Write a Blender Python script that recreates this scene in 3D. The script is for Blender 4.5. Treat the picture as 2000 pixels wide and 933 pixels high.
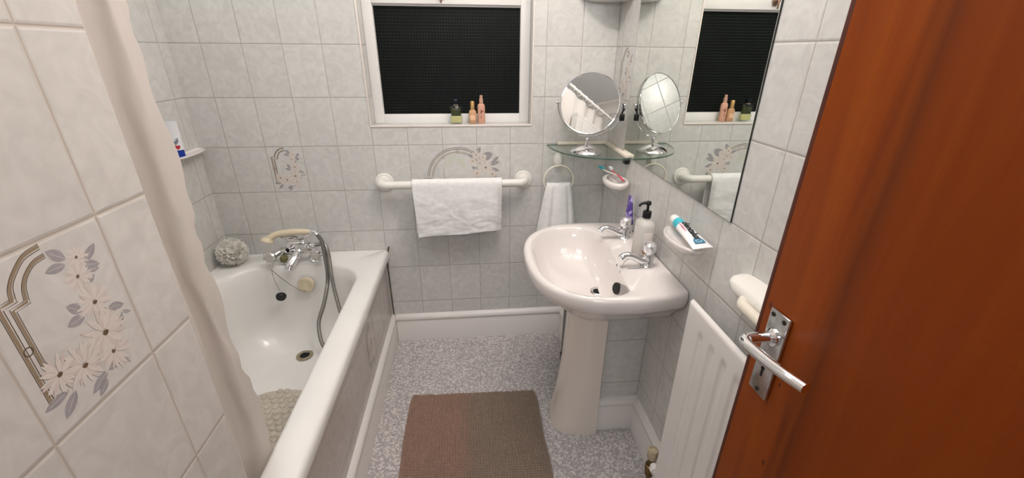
import bpy, bmesh, math, random
from mathutils import Vector, Matrix, noise
PI = math.pi
random.seed(4)
S = bpy.context.scene
COL = S.collection
for o in list(bpy.data.objects): bpy.data.objects.remove(o)

# ------------------------------------------------------------------ camera
CAM = Vector((0, 0, 1.41))
YAW, PITCH, ROLL, FPX = .1019, .4188, .0075, 821.58
F = Vector((math.sin(YAW)*math.cos(PITCH), math.cos(YAW)*math.cos(PITCH), -math.sin(PITCH)))
R0 = Vector((math.cos(YAW), -math.sin(YAW), 0)); U0 = R0.cross(F)
R1 = R0*math.cos(ROLL)+U0*math.sin(ROLL); U1 = -R0*math.sin(ROLL)+U0*math.cos(ROLL)
cd = bpy.data.cameras.new('camera'); cam = bpy.data.objects.new('camera', cd); COL.objects.link(cam)
cd.sensor_width = 36; cd.lens = FPX/2000*36; cd.clip_start = .02
M = Matrix((R1, U1, -F)).transposed().to_4x4(); M.translation = CAM
cam.matrix_world = M
S.camera = cam

# ------------------------------------------------------------------ light and exposure
S.view_settings.view_transform = 'Standard'; S.view_settings.look = 'None'
S.view_settings.gamma = 1; S.view_settings.use_curve_mapping = False
S.view_settings.exposure = 0.28
W = bpy.data.worlds.new('world'); S.world = W; W.use_nodes = True
W.node_tree.nodes['Background'].inputs[0].default_value = (.90, .93, 1, 1)
W.node_tree.nodes['Background'].inputs[1].default_value = .30
def lamp(kind, name, loc, power, col, target=None, size=.1, size_y=None, spot=None):
    l = bpy.data.lights.new(name, kind); l.energy = power; l.color = col
    if kind == 'AREA':
        l.size = size
        if size_y: l.shape = 'RECTANGLE'; l.size_y = size_y
    else: l.shadow_soft_size = size
    if spot: l.spot_size = spot; l.spot_blend = .6
    o = bpy.data.objects.new(name, l); COL.objects.link(o); o.location = loc
    if target is not None:
        o.rotation_euler = (Vector(target)-Vector(loc)).to_track_quat('-Z', 'Y').to_euler()
    return o
WARM = (1, .895, .84); COOL = (.92, .97, 1)
LAMPS = [(.44, 1.00), (.28, 1.07), (.12, 1.14)]
for i, (lx, ly) in enumerate(LAMPS):
    lamp('POINT', 'spot_bulb_light', (lx, ly, 2.17), 5.4, WARM, size=.035)
lamp('AREA', 'ceiling_fill_light', (-.12, .55, 2.33), 4.0, COOL, (-.12, .55, 0), .6, .6)
lamp('AREA', 'bath_fill_light', (-.80, 1.30, 2.285), 2.2, COOL, (-.80, 1.30, 0), .26, .26)  # added fill to brighten the tub, no known lamp here
lamp('AREA', 'hall_fill_light', (.02, -1.0, 1.95), 6, (1, .98, .98), (0, 1.6, .5), .6, .4)  # added unseen fill from the doorway side, lifts the lower back wall

# ------------------------------------------------------------------ dimensions
XL, XR, YB = -1.133, .633, 1.8926
YF, ZT = -.26, 2.36
XP = -.44; YP = .591
GU = -.4185; GZ = .031         # tile grid: X columns, Z rows (pitch .15 x .20)

# ------------------------------------------------------------------ materials
def newmat(name):
    m = bpy.data.materials.new(name); m.use_nodes = True
    nt = m.node_tree; b = nt.nodes['Principled BSDF']
    return m, nt, b
def srgb(c):
    return tuple((x/12.92 if x <= .04045 else ((x+.055)/1.055)**2.4) for x in c)
def rgb(r, g, b): return srgb((r/255, g/255, b/255))+(1,)
def mat(name, col, rough=.5, metal=0, bump=0, bscale=50, spec=.5, coat=0, trans=0, vary=0, vscale=8, ior=1.45, detail=3):
    m, nt, b = newmat(name)
    b.inputs['Base Color'].default_value = col
    b.inputs['Roughness'].default_value = rough
    b.inputs['Metallic'].default_value = metal
    b.inputs['Specular IOR Level'].default_value = spec
    b.inputs['Coat Weight'].default_value = coat
    b.inputs['Coat Roughness'].default_value = .08
    b.inputs['Transmission Weight'].default_value = trans
    b.inputs['IOR'].default_value = ior
    tc = nt.nodes.new('ShaderNodeTexCoord')
    if bump:
        n = nt.nodes.new('ShaderNodeTexNoise'); n.inputs['Scale'].default_value = bscale; n.inputs['Detail'].default_value = detail
        nt.links.new(tc.outputs['Object'], n.inputs['Vector'])
        bp = nt.nodes.new('ShaderNodeBump'); bp.inputs['Strength'].default_value = bump; bp.inputs['Distance'].default_value = .002
        nt.links.new(n.outputs[0], bp.inputs['Height']); nt.links.new(bp.outputs[0], b.inputs['Normal'])
    if vary:
        n = nt.nodes.new('ShaderNodeTexNoise'); n.inputs['Scale'].default_value = vscale; n.inputs['Detail'].default_value = 4
        nt.links.new(tc.outputs['Object'], n.inputs['Vector'])
        r = nt.nodes.new('ShaderNodeValToRGB')
        r.color_ramp.elements[0].position = .3; r.color_ramp.elements[1].position = .7
        r.color_ramp.elements[0].color = tuple(c*(1-vary) for c in col[:3])+(1,)
        r.color_ramp.elements[1].color = tuple(min(1, c*(1+vary*.6)) for c in col[:3])+(1,)
        nt.links.new(n.outputs[0], r.inputs[0]); nt.links.new(r.outputs[0], b.inputs['Base Color'])
    return m
def mathn(nt, op, a, b=None, c=None):
    n = nt.nodes.new('ShaderNodeMath'); n.operation = op
    for i, v in enumerate((a, b, c)):
        if v is None: continue
        if isinstance(v, (int, float)): n.inputs[i].default_value = v
        else: nt.links.new(v, n.inputs[i])
    return n.outputs[0]
def ramp(nt, v, stops):
    r = nt.nodes.new('ShaderNodeValToRGB'); e = r.color_ramp.elements
    while len(e) < len(stops): e.new(.5)
    for i, (p, c) in enumerate(stops): e[i].position = p; e[i].color = c
    nt.links.new(v, r.inputs[0]); return r.outputs[0]
def mixc(nt, f, a, b):
    n = nt.nodes.new('ShaderNodeMix'); n.data_type = 'RGBA'
    for i, v in ((0, f), (6, a), (7, b)):
        if isinstance(v, (int, float, tuple)): n.inputs[i].default_value = v
        else: nt.links.new(v, n.inputs[i])
    return n.outputs[2]
TILE_A = rgb(205, 204, 200); TILE_B = rgb(218, 217, 213)
def tile_mat(name, ua, va, u0=GU, v0=GZ, pu=.15, pv=.20, grout=rgb(168, 162, 154), a=TILE_A, b2=TILE_B, rough=.22, gw=.0009):
    m, nt, b = newmat(name)
    g = nt.nodes.new('ShaderNodeNewGeometry'); sx = nt.nodes.new('ShaderNodeSeparateXYZ')
    nt.links.new(g.outputs['Position'], sx.inputs[0])
    def line(ax, o0, p):
        t = mathn(nt, 'DIVIDE', mathn(nt, 'SUBTRACT', sx.outputs[ax], o0), p)
        fr = mathn(nt, 'FRACT', t); d = mathn(nt, 'MULTIPLY', mathn(nt, 'MINIMUM', fr, mathn(nt, 'SUBTRACT', 1.0, fr)), p)
        return d, mathn(nt, 'FLOOR', t)
    du, iu = line(ua, u0, pu); dv, iv = line(va, v0, pv)
    d = mathn(nt, 'MINIMUM', mathn(nt, 'ADD', du, .0003), dv)
    mask = mathn(nt, 'SMOOTH_MIN', 1.0, mathn(nt, 'MAXIMUM', 0.0, mathn(nt, 'DIVIDE', mathn(nt, 'SUBTRACT', gw*1.9, d), gw*.9)), .0)
    cmb = nt.nodes.new('ShaderNodeCombineXYZ'); nt.links.new(iu, cmb.inputs[0]); nt.links.new(iv, cmb.inputs[1])
    wn = nt.nodes.new('ShaderNodeTexWhiteNoise'); wn.noise_dimensions = '3D'; nt.links.new(cmb.outputs[0], wn.inputs['Vector'])
    # marbled glaze: every tile shifts the pattern
    vm = nt.nodes.new('ShaderNodeVectorMath'); vm.operation = 'MULTIPLY_ADD'
    nt.links.new(wn.outputs['Color'], vm.inputs[0]); vm.inputs[1].default_value = (7, 7, 7); nt.links.new(g.outputs['Position'], vm.inputs[2])
    n = nt.nodes.new('ShaderNodeTexNoise'); n.inputs['Scale'].default_value = 22; n.inputs['Detail'].default_value = 5; n.inputs['Distortion'].default_value = 1.6
    nt.links.new(vm.outputs[0], n.inputs['Vector'])
    c = ramp(nt, n.outputs[0], [(.32, a), (.68, b2)])
    hsv = nt.nodes.new('ShaderNodeHueSaturation'); nt.links.new(c, hsv.inputs['Color'])
    nt.links.new(mathn(nt, 'MULTIPLY_ADD', wn.outputs['Value'], .05, .975), hsv.inputs['Value'])
    nt.links.new(mixc(nt, mask, hsv.outputs[0], grout), b.inputs['Base Color'])
    nt.links.new(mathn(nt, 'MULTIPLY_ADD', mask, .5, rough), b.inputs['Roughness'])
    h = mathn(nt, 'MINIMUM', 1.0, mathn(nt, 'DIVIDE', d, .0045))
    h2 = mathn(nt, 'MULTIPLY_ADD', n.outputs[0], .22, h)
    bp = nt.nodes.new('ShaderNodeBump'); bp.inputs['Strength'].default_value = .6; bp.inputs['Distance'].default_value = .0014
    nt.links.new(h2, bp.inputs['Height']); nt.links.new(bp.outputs[0], b.inputs['Normal'])
    return m
T_XZ = tile_mat('tiles_back', 0, 2); T_YZ = tile_mat('tiles_side', 1, 2, u0=.7847)
T_YZP = tile_mat('tiles_near_left', 1, 2, u0=.5079, gw=.0014, grout=rgb(190, 180, 168), a=rgb(204, 200, 194), b2=rgb(215, 211, 205))
T_SILL = tile_mat('tiles_sill', 0, 1, v0=1.60)
T_BOXS = tile_mat('tiles_box_side', 1, 2, u0=1.23)
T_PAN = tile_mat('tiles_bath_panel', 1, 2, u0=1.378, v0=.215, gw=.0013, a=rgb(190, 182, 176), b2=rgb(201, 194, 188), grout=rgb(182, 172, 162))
PAINT = mat('white_gloss_paint', rgb(232, 228, 224), .28, bump=.15, bscale=30)
UPVC = mat('white_frame_paint', rgb(240, 238, 235), .3)
CEIL = mat('ceiling_paint', rgb(243, 244, 245), .8, bump=.2, bscale=200)
CERAM = mat('white_ceramic', rgb(231, 224, 220), .07, coat=.6)
ENAMEL = mat('bath_enamel', rgb(237, 235, 231), .22, coat=.15, vary=.03, vscale=5)
CHROME = mat('chrome', (.83, .83, .84, 1), .07, 1)
CHROME_D = mat('worn_chrome', (.62, .62, .62, 1), .2, 1, vary=.2, vscale=60)
HOSEM = mat('hose_metal', (.30, .29, .27, 1), .42, .85)
BLACK = mat('black_plastic', rgb(18, 18, 20), .3)
RUBBER = mat('black_rubber', rgb(22, 24, 24), .5)
WPLAST = mat('white_plastic', rgb(236, 233, 226), .25)
CREAM = mat('cream_plastic', rgb(226, 212, 184), .35)
MIRROR = mat('mirror_silver', (.84, .87, .83, 1), .005, 1)
MIRROR2 = mat('round_mirror_silver', (.88, .90, .90, 1), .01, 1)
DARKM = mat('mirror_edge', rgb(60, 62, 58), .4)
RADM = mat('radiator_enamel', rgb(236, 232, 228), .25)
BRASS = mat('tarnished_brass', rgb(120, 98, 60), .35, 1, vary=.3, vscale=40)
GLASS = mat('clear_glass', (.93, .98, .95, 1), .02, trans=1, ior=1.45)
def thin_glass(name, col, rough=.03):
    m, nt, b = newmat(name); t = nt.nodes.new('ShaderNodeBsdfTransparent'); t.inputs[0].default_value = col
    g = nt.nodes.new('ShaderNodeBsdfGlossy'); g.inputs['Roughness'].default_value = rough; g.inputs[0].default_value = (1, 1, 1, 1)
    lw = nt.nodes.new('ShaderNodeLayerWeight'); lw.inputs[0].default_value = .5
    mx = nt.nodes.new('ShaderNodeMixShader'); nt.links.new(mathn(nt, 'MULTIPLY_ADD', mathn(nt, 'POWER', lw.outputs['Facing'], 5.0), .6, .035), mx.inputs[0]); nt.links.new(t.outputs[0], mx.inputs[1]); nt.links.new(g.outputs[0], mx.inputs[2])
    nt.links.new(mx.outputs[0], nt.nodes['Material Output'].inputs[0]); return m
GLASS = thin_glass('clear_thin_glass', (.93, .965, .94, 1))
GEDGE = mat('glass_edge_green', (.10, .20, .15, 1), .1, trans=.6)
CLEARP = mat('clear_plastic', (.97, .95, .92, 1), .06, trans=.85, ior=1.4)
GREY = mat('dull_grey', rgb(120, 118, 112), .6)
HOLE = mat('dark_hole', rgb(12, 11, 10), .7)
CAULK = mat('stained_sealant', rgb(96, 88, 74), .8, vary=.4, vscale=60)
LEAF = mat('print_grey_leaf', rgb(164, 160, 161), .25, vary=.12, vscale=120)
PETAL = mat('print_pink_petal', rgb(212, 199, 191), .25)
PETAL2 = mat('print_cream_petal', rgb(221, 212, 203), .25)
CENTRE = mat('print_brown_centre', rgb(112, 88, 66), .3)
GOLD = mat('print_bronze_line', rgb(150, 132, 108), .3)
OLIVE = mat('print_dark_line', rgb(92, 80, 64), .3)
LEAFG = mat('print_green_tint', rgb(209, 209, 198), .25)

def fabric(name, col, col2, scale=350, strength=.6, sss=0, dist=.002):
    m, nt, b = newmat(name)
    tc = nt.nodes.new('ShaderNodeTexCoord')
    v = nt.nodes.new('ShaderNodeTexVoronoi'); v.inputs['Scale'].default_value = scale
    nt.links.new(tc.outputs['Object'], v.inputs['Vector'])
    n = nt.nodes.new('ShaderNodeTexNoise'); n.inputs['Scale'].default_value = 40; n.inputs['Detail'].default_value = 6
    nt.links.new(tc.outputs['Object'], n.inputs['Vector'])
    nt.links.new(ramp(nt, n.outputs[0], [(.3, col), (.7, col2)]), b.inputs['Base Color'])
    b.inputs['Roughness'].default_value = .95; b.inputs['Sheen Weight'].default_value = .3
    bp = nt.nodes.new('ShaderNodeBump'); bp.inputs['Strength'].default_value = strength; bp.inputs['Distance'].default_value = dist
    nt.links.new(mathn(nt, 'ADD', v.outputs['Distance'], mathn(nt, 'MULTIPLY', n.outputs[0], 1.6)), bp.inputs['Height'])
    nt.links.new(bp.outputs[0], b.inputs['Normal'])
    return m
TOWEL = fabric('white_terry', rgb(240, 238, 237), rgb(250, 249, 248))
PUFF = mat('puff_mesh', rgb(235, 231, 218), .7)

# floor vinyl: small mosaic flecks
def floor_mat():
    m, nt, b = newmat('mosaic_vinyl')
    g = nt.nodes.new('ShaderNodeNewGeometry')
    def cells(sz, off):
        s = nt.nodes.new('ShaderNodeVectorMath'); s.operation = 'MULTIPLY_ADD'
        nt.links.new(g.outputs['Position'], s.inputs[0]); s.inputs[1].default_value = (1/sz, 1/sz, 0); s.inputs[2].default_value = off
        return s.outputs[0]
    v = nt.nodes.new('ShaderNodeTexVoronoi'); v.voronoi_dimensions = '2D'; v.distance = 'CHEBYCHEV'; v.inputs['Scale'].default_value = 1; v.inputs['Randomness'].default_value = .55
    nt.links.new(cells(.0072, (.3, .1, 0)), v.inputs['Vector'])
    sep = nt.nodes.new('ShaderNodeSeparateColor'); nt.links.new(v.outputs['Color'], sep.inputs[0])
    c = ramp(nt, sep.outputs[0], [(0, rgb(158, 153, 154)), (.35, rgb(176, 171, 171)), (.62, rgb(194, 188, 186)), (.8, rgb(216, 210, 206)), (1, rgb(230, 224, 219))])
    edge = mathn(nt, 'GREATER_THAN', v.outputs['Distance'], .44)
    c2 = mixc(nt, mathn(nt, 'MULTIPLY', edge, .5), c, rgb(205, 200, 197))
    n = nt.nodes.new('ShaderNodeTexNoise'); n.inputs['Scale'].default_value = 5; nt.links.new(g.outputs['Position'], n.inputs['Vector'])
    c3 = mixc(nt, mathn(nt, 'MULTIPLY', n.outputs[0], .25), c2, rgb(165, 155, 150))
    nt.links.new(c3, b.inputs['Base Color']); b.inputs['Roughness'].default_value = .42
    bp = nt.nodes.new('ShaderNodeBump'); bp.inputs['Strength'].default_value = .3; bp.inputs['Distance'].default_value = .0008
    nt.links.new(v.outputs['Distance'], bp.inputs['Height']); nt.links.new(bp.outputs[0], b.inputs['Normal'])
    return m
FLOOR = floor_mat()

def wood_mat():
    m, nt, b = newmat('stained_pine')
    tc = nt.nodes.new('ShaderNodeTexCoord')
    mp = nt.nodes.new('ShaderNodeMapping'); mp.inputs['Scale'].default_value = (6, 9, .7)
    nt.links.new(tc.outputs['Object'], mp.inputs[0])
    n = nt.nodes.new('ShaderNodeTexNoise'); n.inputs['Scale'].default_value = 3; n.inputs['Detail'].default_value = 6; n.inputs['Distortion'].default_value = .6
    nt.links.new(mp.outputs[0], n.inputs['Vector'])
    mp2 = nt.nodes.new('ShaderNodeMapping'); mp2.inputs['Scale'].default_value = (60, 90, 3)
    nt.links.new(tc.outputs['Object'], mp2.inputs[0])
    n2 = nt.nodes.new('ShaderNodeTexNoise'); n2.inputs['Scale'].default_value = 4; n2.inputs['Detail'].default_value = 4
    nt.links.new(mp2.outputs[0], n2.inputs['Vector'])
    c = ramp(nt, n.outputs[0], [(.25, rgb(122, 50, 4)), (.5, rgb(138, 62, 6)), (.78, rgb(152, 74, 9))])
    c = mixc(nt, mathn(nt, 'MULTIPLY', n2.outputs[0], .3), c, rgb(116, 46, 4))
    # darker tone along the stile joint, and at the worn leading edge
    sp = nt.nodes.new('ShaderNodeSeparateXYZ'); nt.links.new(tc.outputs['Object'], sp.inputs[0])
    wob = mathn(nt, 'MULTIPLY', mathn(nt, 'SUBTRACT', n.outputs[0], .5), .05)
    y = mathn(nt, 'ADD', sp.outputs[1], wob)
    pan = mathn(nt, 'MINIMUM', 1.0, mathn(nt, 'MAXIMUM', 0.0, mathn(nt, 'DIVIDE', mathn(nt, 'SUBTRACT', .41, y), .03)))
    c = mixc(nt, mathn(nt, 'MULTIPLY', pan, .5), c, rgb(108, 42, 3))
    band = mathn(nt, 'MAXIMUM', 0.0, mathn(nt, 'SUBTRACT', 1.0, mathn(nt, 'DIVIDE', mathn(nt, 'ABSOLUTE', mathn(nt, 'SUBTRACT', y, .405)), .026)))
    c = mixc(nt, mathn(nt, 'MULTIPLY', band, .65), c, rgb(72, 28, 8))
    # small knots and dents
    v = nt.nodes.new('ShaderNodeTexVoronoi'); v.inputs['Scale'].default_value = 9
    mp3 = nt.nodes.new('ShaderNodeMapping'); mp3.inputs['Scale'].default_value = (1, 1.6, .8); nt.links.new(tc.outputs['Object'], mp3.inputs[0]); nt.links.new(mp3.outputs[0], v.inputs['Vector'])
    k = mathn(nt, 'LESS_THAN', v.outputs['Distance'], .045)
    c = mixc(nt, mathn(nt, 'MULTIPLY', k, .7), c, rgb(60, 24, 10))
    nt.links.new(c, b.inputs['Base Color'])
    b.inputs['Roughness'].default_value = .38; b.inputs['Specular IOR Level'].default_value = .16
    bp = nt.nodes.new('ShaderNodeBump'); bp.inputs['Strength'].default_value = .25; bp.inputs['Distance'].default_value = .001
    nt.links.new(n2.outputs[0], bp.inputs['Height']); nt.links.new(bp.outputs[0], b.inputs['Normal'])
    return m
WOOD = wood_mat()
WOOD_E = mat('dark_worn_edge', rgb(84, 36, 18), .4, vary=.3, vscale=14)

def pane_mat():
    m, nt, b = newmat('night_wired_glass')
    g = nt.nodes.new('ShaderNodeNewGeometry'); sp = nt.nodes.new('ShaderNodeSeparateXYZ'); nt.links.new(g.outputs['Position'], sp.inputs[0])
    def ln(ax, p, w):
        fr = mathn(nt, 'FRACT', mathn(nt, 'DIVIDE', sp.outputs[ax], p))
        return mathn(nt, 'LESS_THAN', fr, w)
    n = nt.nodes.new('ShaderNodeTexNoise'); n.inputs['Scale'].default_value = 9; nt.links.new(g.outputs['Position'], n.inputs['Vector'])
    l = mathn(nt, 'MAXIMUM', mathn(nt, 'MULTIPLY', ln(0, .0125, .13), .7), ln(2, .0125, .14))
    l = mathn(nt, 'MULTIPLY', l, n.outputs[0])
    nt.links.new(mixc(nt, l, (.0035, .0045, .004, 1), (.036, .043, .04, 1)), b.inputs['Base Color'])
    b.inputs['Roughness'].default_value = .4; b.inputs['Specular IOR Level'].default_value = .15
    bp = nt.nodes.new('ShaderNodeBump'); bp.inputs['Strength'].default_value = .5; bp.inputs['Distance'].default_value = .001
    nt.links.new(l, bp.inputs['Height']); nt.links.new(bp.outputs[0], b.inputs['Normal'])
    return m
PANE = pane_mat()

# ------------------------------------------------------------------ mesh helpers
def obj(name, bm, mats, parent=None, smooth=35, **props):
    me = bpy.data.meshes.new(name)
    bmesh.ops.recalc_face_normals(bm, faces=bm.faces[:])
    for f in bm.faces: f.smooth = smooth > 0
    if smooth > 0:
        lim = math.radians(smooth)
        for e in bm.edges:
            if len(e.link_faces) == 2: e.smooth = e.calc_face_angle(0) < lim
    bm.to_mesh(me); bm.free()
    for m in (mats if isinstance(mats, (list, tuple)) else [mats]): me.materials.append(m)
    o = bpy.data.objects.new(name, me); COL.objects.link(o)
    if parent: o.parent = parent
    for k, v in props.items(): o[k] = v
    return o
def thing(name, label, cat, loc=(0, 0, 0), group=None):
    o = bpy.data.objects.new(name, None); COL.objects.link(o); o.empty_display_size = .05
    o['label'] = label; o['category'] = cat
    if group: o['group'] = group
    return o
def tag(o, label, cat, group=None):
    o['label'] = label; o['category'] = cat
    if group: o['group'] = group
    return o
def struct(o): o['kind'] = 'structure'; return o
def setbase(root, loc):
    """put the Empty at the thing's base while its parts keep their place"""
    root.location = loc
    for c in root.children: c.matrix_parent_inverse = Matrix.Translation(-Vector(loc))
def BM(): return bmesh.new()
def box(bm, x0, x1, y0, y1, z0, z1, bev=0, seg=2, mi=0, mtx=None):
    r = bmesh.ops.create_cube(bm, size=1)
    vs = r['verts']
    for v in vs:
        v.co = Vector(((x0+x1)/2+v.co.x*(x1-x0), (y0+y1)/2+v.co.y*(y1-y0), (z0+z1)/2+v.co.z*(z1-z0)))
    fs = {f for v in vs for f in v.link_faces}
    for f in fs: f.material_index = mi
    if bev:
        es = {e for v in vs for e in v.link_edges}
        r = bmesh.ops.bevel(bm, geom=list(es), offset=bev, segments=seg, profile=.5, affect='EDGES')
        for f in r['faces']: f.material_index = mi
        vs = list({v for f in r['faces'] for v in f.verts} | {v for v in vs if v.is_valid})
    if mtx is not None:
        for v in vs: v.co = mtx @ v.co
    return vs
def loft(bm, rings, closed=True, cap0=True, cap1=True, mi=0):
    vv = [[bm.verts.new(p) for p in r] for r in rings]
    n = len(vv[0])
    for a, b in zip(vv[:-1], vv[1:]):
        for i in range(n if closed else n-1):
            f = bm.faces.new((a[i], a[(i+1) % n], b[(i+1) % n], b[i])); f.material_index = mi
    if cap0: bm.faces.new(vv[0]).material_index = mi
    if cap1: bm.faces.new(vv[-1]).material_index = mi
    return vv
def frame_of(d):
    d = Vector(d).normalized(); a = Vector((0, 0, 1)) if abs(d.z) < .9 else Vector((1, 0, 0))
    u = d.cross(a).normalized(); return u, d.cross(u).normalized(), d
def lathe(bm, prof, origin=(0, 0, 0), axis=(0, 0, 1), n=32, mi=0, sx=1, sy=1, cap=True):
    """prof: list of (radius, height)"""
    if tuple(axis) == (0, 0, 1): u, v, d = Vector((1, 0, 0)), Vector((0, 1, 0)), Vector((0, 0, 1))
    else: u, v, d = frame_of(axis)
    o = Vector(origin)
    rings = [[o+u*(r*sx*math.cos(2*PI*i/n))+v*(r*sy*math.sin(2*PI*i/n))+d*h for i in range(n)] for r, h in prof]
    loft(bm, rings, cap0=cap, cap1=cap, mi=mi)
def spline(pts, k=8):
    P = [Vector(p) for p in pts]; P = [P[0]*2-P[1]]+P+[P[-1]*2-P[-2]]; out = []
    for i in range(1, len(P)-2):
        a, b, c, d = P[i-1:i+3]
        for j in range(k):
            t = j/k
            out.append(.5*((2*b)+(c-a)*t+(2*a-5*b+4*c-d)*t*t+(3*b-a-3*c+d)*t**3))
    out.append(P[-2]); return out
def tube(bm, pts, r, n=12, mi=0, cap=True, flat=1, closed=False):
    P = [Vector(p) for p in pts]; m = len(P)
    rr = r if callable(r) else (lambda t: r)
    T = [((P[(i+1) % m] if closed else P[min(i+1, m-1)])-(P[i-1] if closed else P[max(i-1, 0)])).normalized() for i in range(m)]
    u, v, _ = frame_of(T[0]); rings = []
    for i in range(m):
        u = (u-T[i]*u.dot(T[i])).normalized(); v = T[i].cross(u)
        q = rr(i/(m-1))
        rings.append([P[i]+u*(q*math.cos(2*PI*j/n))+v*(q*flat*math.sin(2*PI*j/n)) for j in range(n)])
    if closed: rings.append(rings[0][:]); 
    loft(bm, rings, cap0=cap and not closed, cap1=cap and not closed, mi=mi)
def sphere(bm, c, r, s=(1, 1, 1), n=16, mi=0):
    k = bmesh.ops.create_uvsphere(bm, u_segments=n, v_segments=max(6, n//2), radius=r)
    for v in k['verts']: v.co = Vector((v.co.x*s[0], v.co.y*s[1], v.co.z*s[2]))+Vector(c)
    for f in {f for v in k['verts'] for f in v.link_faces}: f.material_index = mi
def superring(cx, cy, z, a, b, p=2.5, n=64, f=None):
    out = []
    for i in range(n):
        t = 2*PI*i/n; c, s = math.cos(t), math.sin(t)
        x = a*math.copysign(abs(c)**(2/p), c); y = b*math.copysign(abs(s)**(2/p), s)
        out.append(Vector((cx+x, cy+y, z)))
    return out
def text_bm(bm, s, size, mtx, mi=0, depth=.0003, shear=0, bold=0):
    cu = bpy.data.curves.new('t', 'FONT'); cu.body = s; cu.size = size; cu.align_x = 'CENTER'; cu.align_y = 'CENTER'
    cu.extrude = depth; cu.shear = shear; cu.offset = bold; cu.resolution_u = 3
    o = bpy.data.objects.new('t', cu); COL.objects.link(o)
    dg = bpy.context.evaluated_depsgraph_get(); me = bpy.data.meshes.new_from_object(o.evaluated_get(dg))
    n0 = len(bm.verts); nf = len(bm.faces)
    bm.from_mesh(me); bm.verts.ensure_lookup_table(); bm.faces.ensure_lookup_table()
    for v in bm.verts[n0:]: v.co = mtx @ v.co
    for f in bm.faces[nf:]: f.material_index = mi
    bpy.data.objects.remove(o); bpy.data.curves.remove(cu); bpy.data.meshes.remove(me)
def basis(o, u, v, n):
    m = Matrix((Vector(u), Vector(v), Vector(n))).transposed().to_4x4(); m.translation = Vector(o); return m

# ------------------------------------------------------------------ flower print (surface pattern inside the wall's mesh)
class Print:
    """draws on plane o + u*x + v*y (metres); materials are slots starting at mi0: leaf petal petal2 centre gold olive green"""
    def __init__(s, bm, o, u, v, n, mi0): s.bm, s.o, s.u, s.v, s.n, s.m = bm, Vector(o), Vector(u), Vector(v), Vector(n), mi0; s.l = 0
    def poly(s, pts, mi):
        s.l += 1; h = .00006+.000001*s.l
        vs = [s.bm.verts.new(s.o+s.u*x+s.v*y+s.n*h) for x, y in pts]
        f = s.bm.faces.new(vs); f.material_index = s.m+mi
    def ribbon(s, pts, w, mi):
        s.l += 1; h = .00006+.000001*s.l; L = []; 
        for i, (x, y) in enumerate(pts):
            a = pts[max(0, i-1)]; b = pts[min(len(pts)-1, i+1)]
            dx, dy = b[0]-a[0], b[1]-a[1]; q = math.hypot(dx, dy) or 1; nx, ny = -dy/q*w/2, dx/q*w/2
            L.append([s.bm.verts.new(s.o+s.u*(x+k*nx)+s.v*(y+k*ny)+s.n*h) for k in (-1, 1)])
        for a, b in zip(L[:-1], L[1:]): s.bm.faces.new((a[0], b[0], b[1], a[1])).material_index = s.m+mi
    def leafs(s, x, y, L, w, ang, mi=0):
        pts = []
        for i in range(9): t = i/8; pts.append((t*L, w/2*math.sin(PI*t)**.8*(1.1-.3*t)))
        for i in range(7, 0, -1): t = i/8; pts.append((t*L, -w/2*math.sin(PI*t)**.8))
        c, q = math.cos(ang), math.sin(ang)
        s.poly([(x+a*c-b*q, y+a*q+b*c) for a, b in pts], mi)
    def daisy(s, x, y, r, rnd, k=23):
        for i in range(k):
            a = 2*PI*i/k+rnd.uniform(-.14, .14); L = r*rnd.uniform(.78, 1.08)
            s.leafs(x+r*.1*math.cos(a), y+r*.1*math.sin(a), L, r*.20, a, 2 if i % 3 else 1)
            s.ribbon([(x+r*.22*math.cos(a), y+r*.22*math.sin(a)), (x+L*.8*math.cos(a), y+L*.8*math.sin(a))], r*.025, 1)
        s.leafs(x-r*.13, y-r*.06, r*.30, r*.24, rnd.uniform(0, 1), 3)
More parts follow.
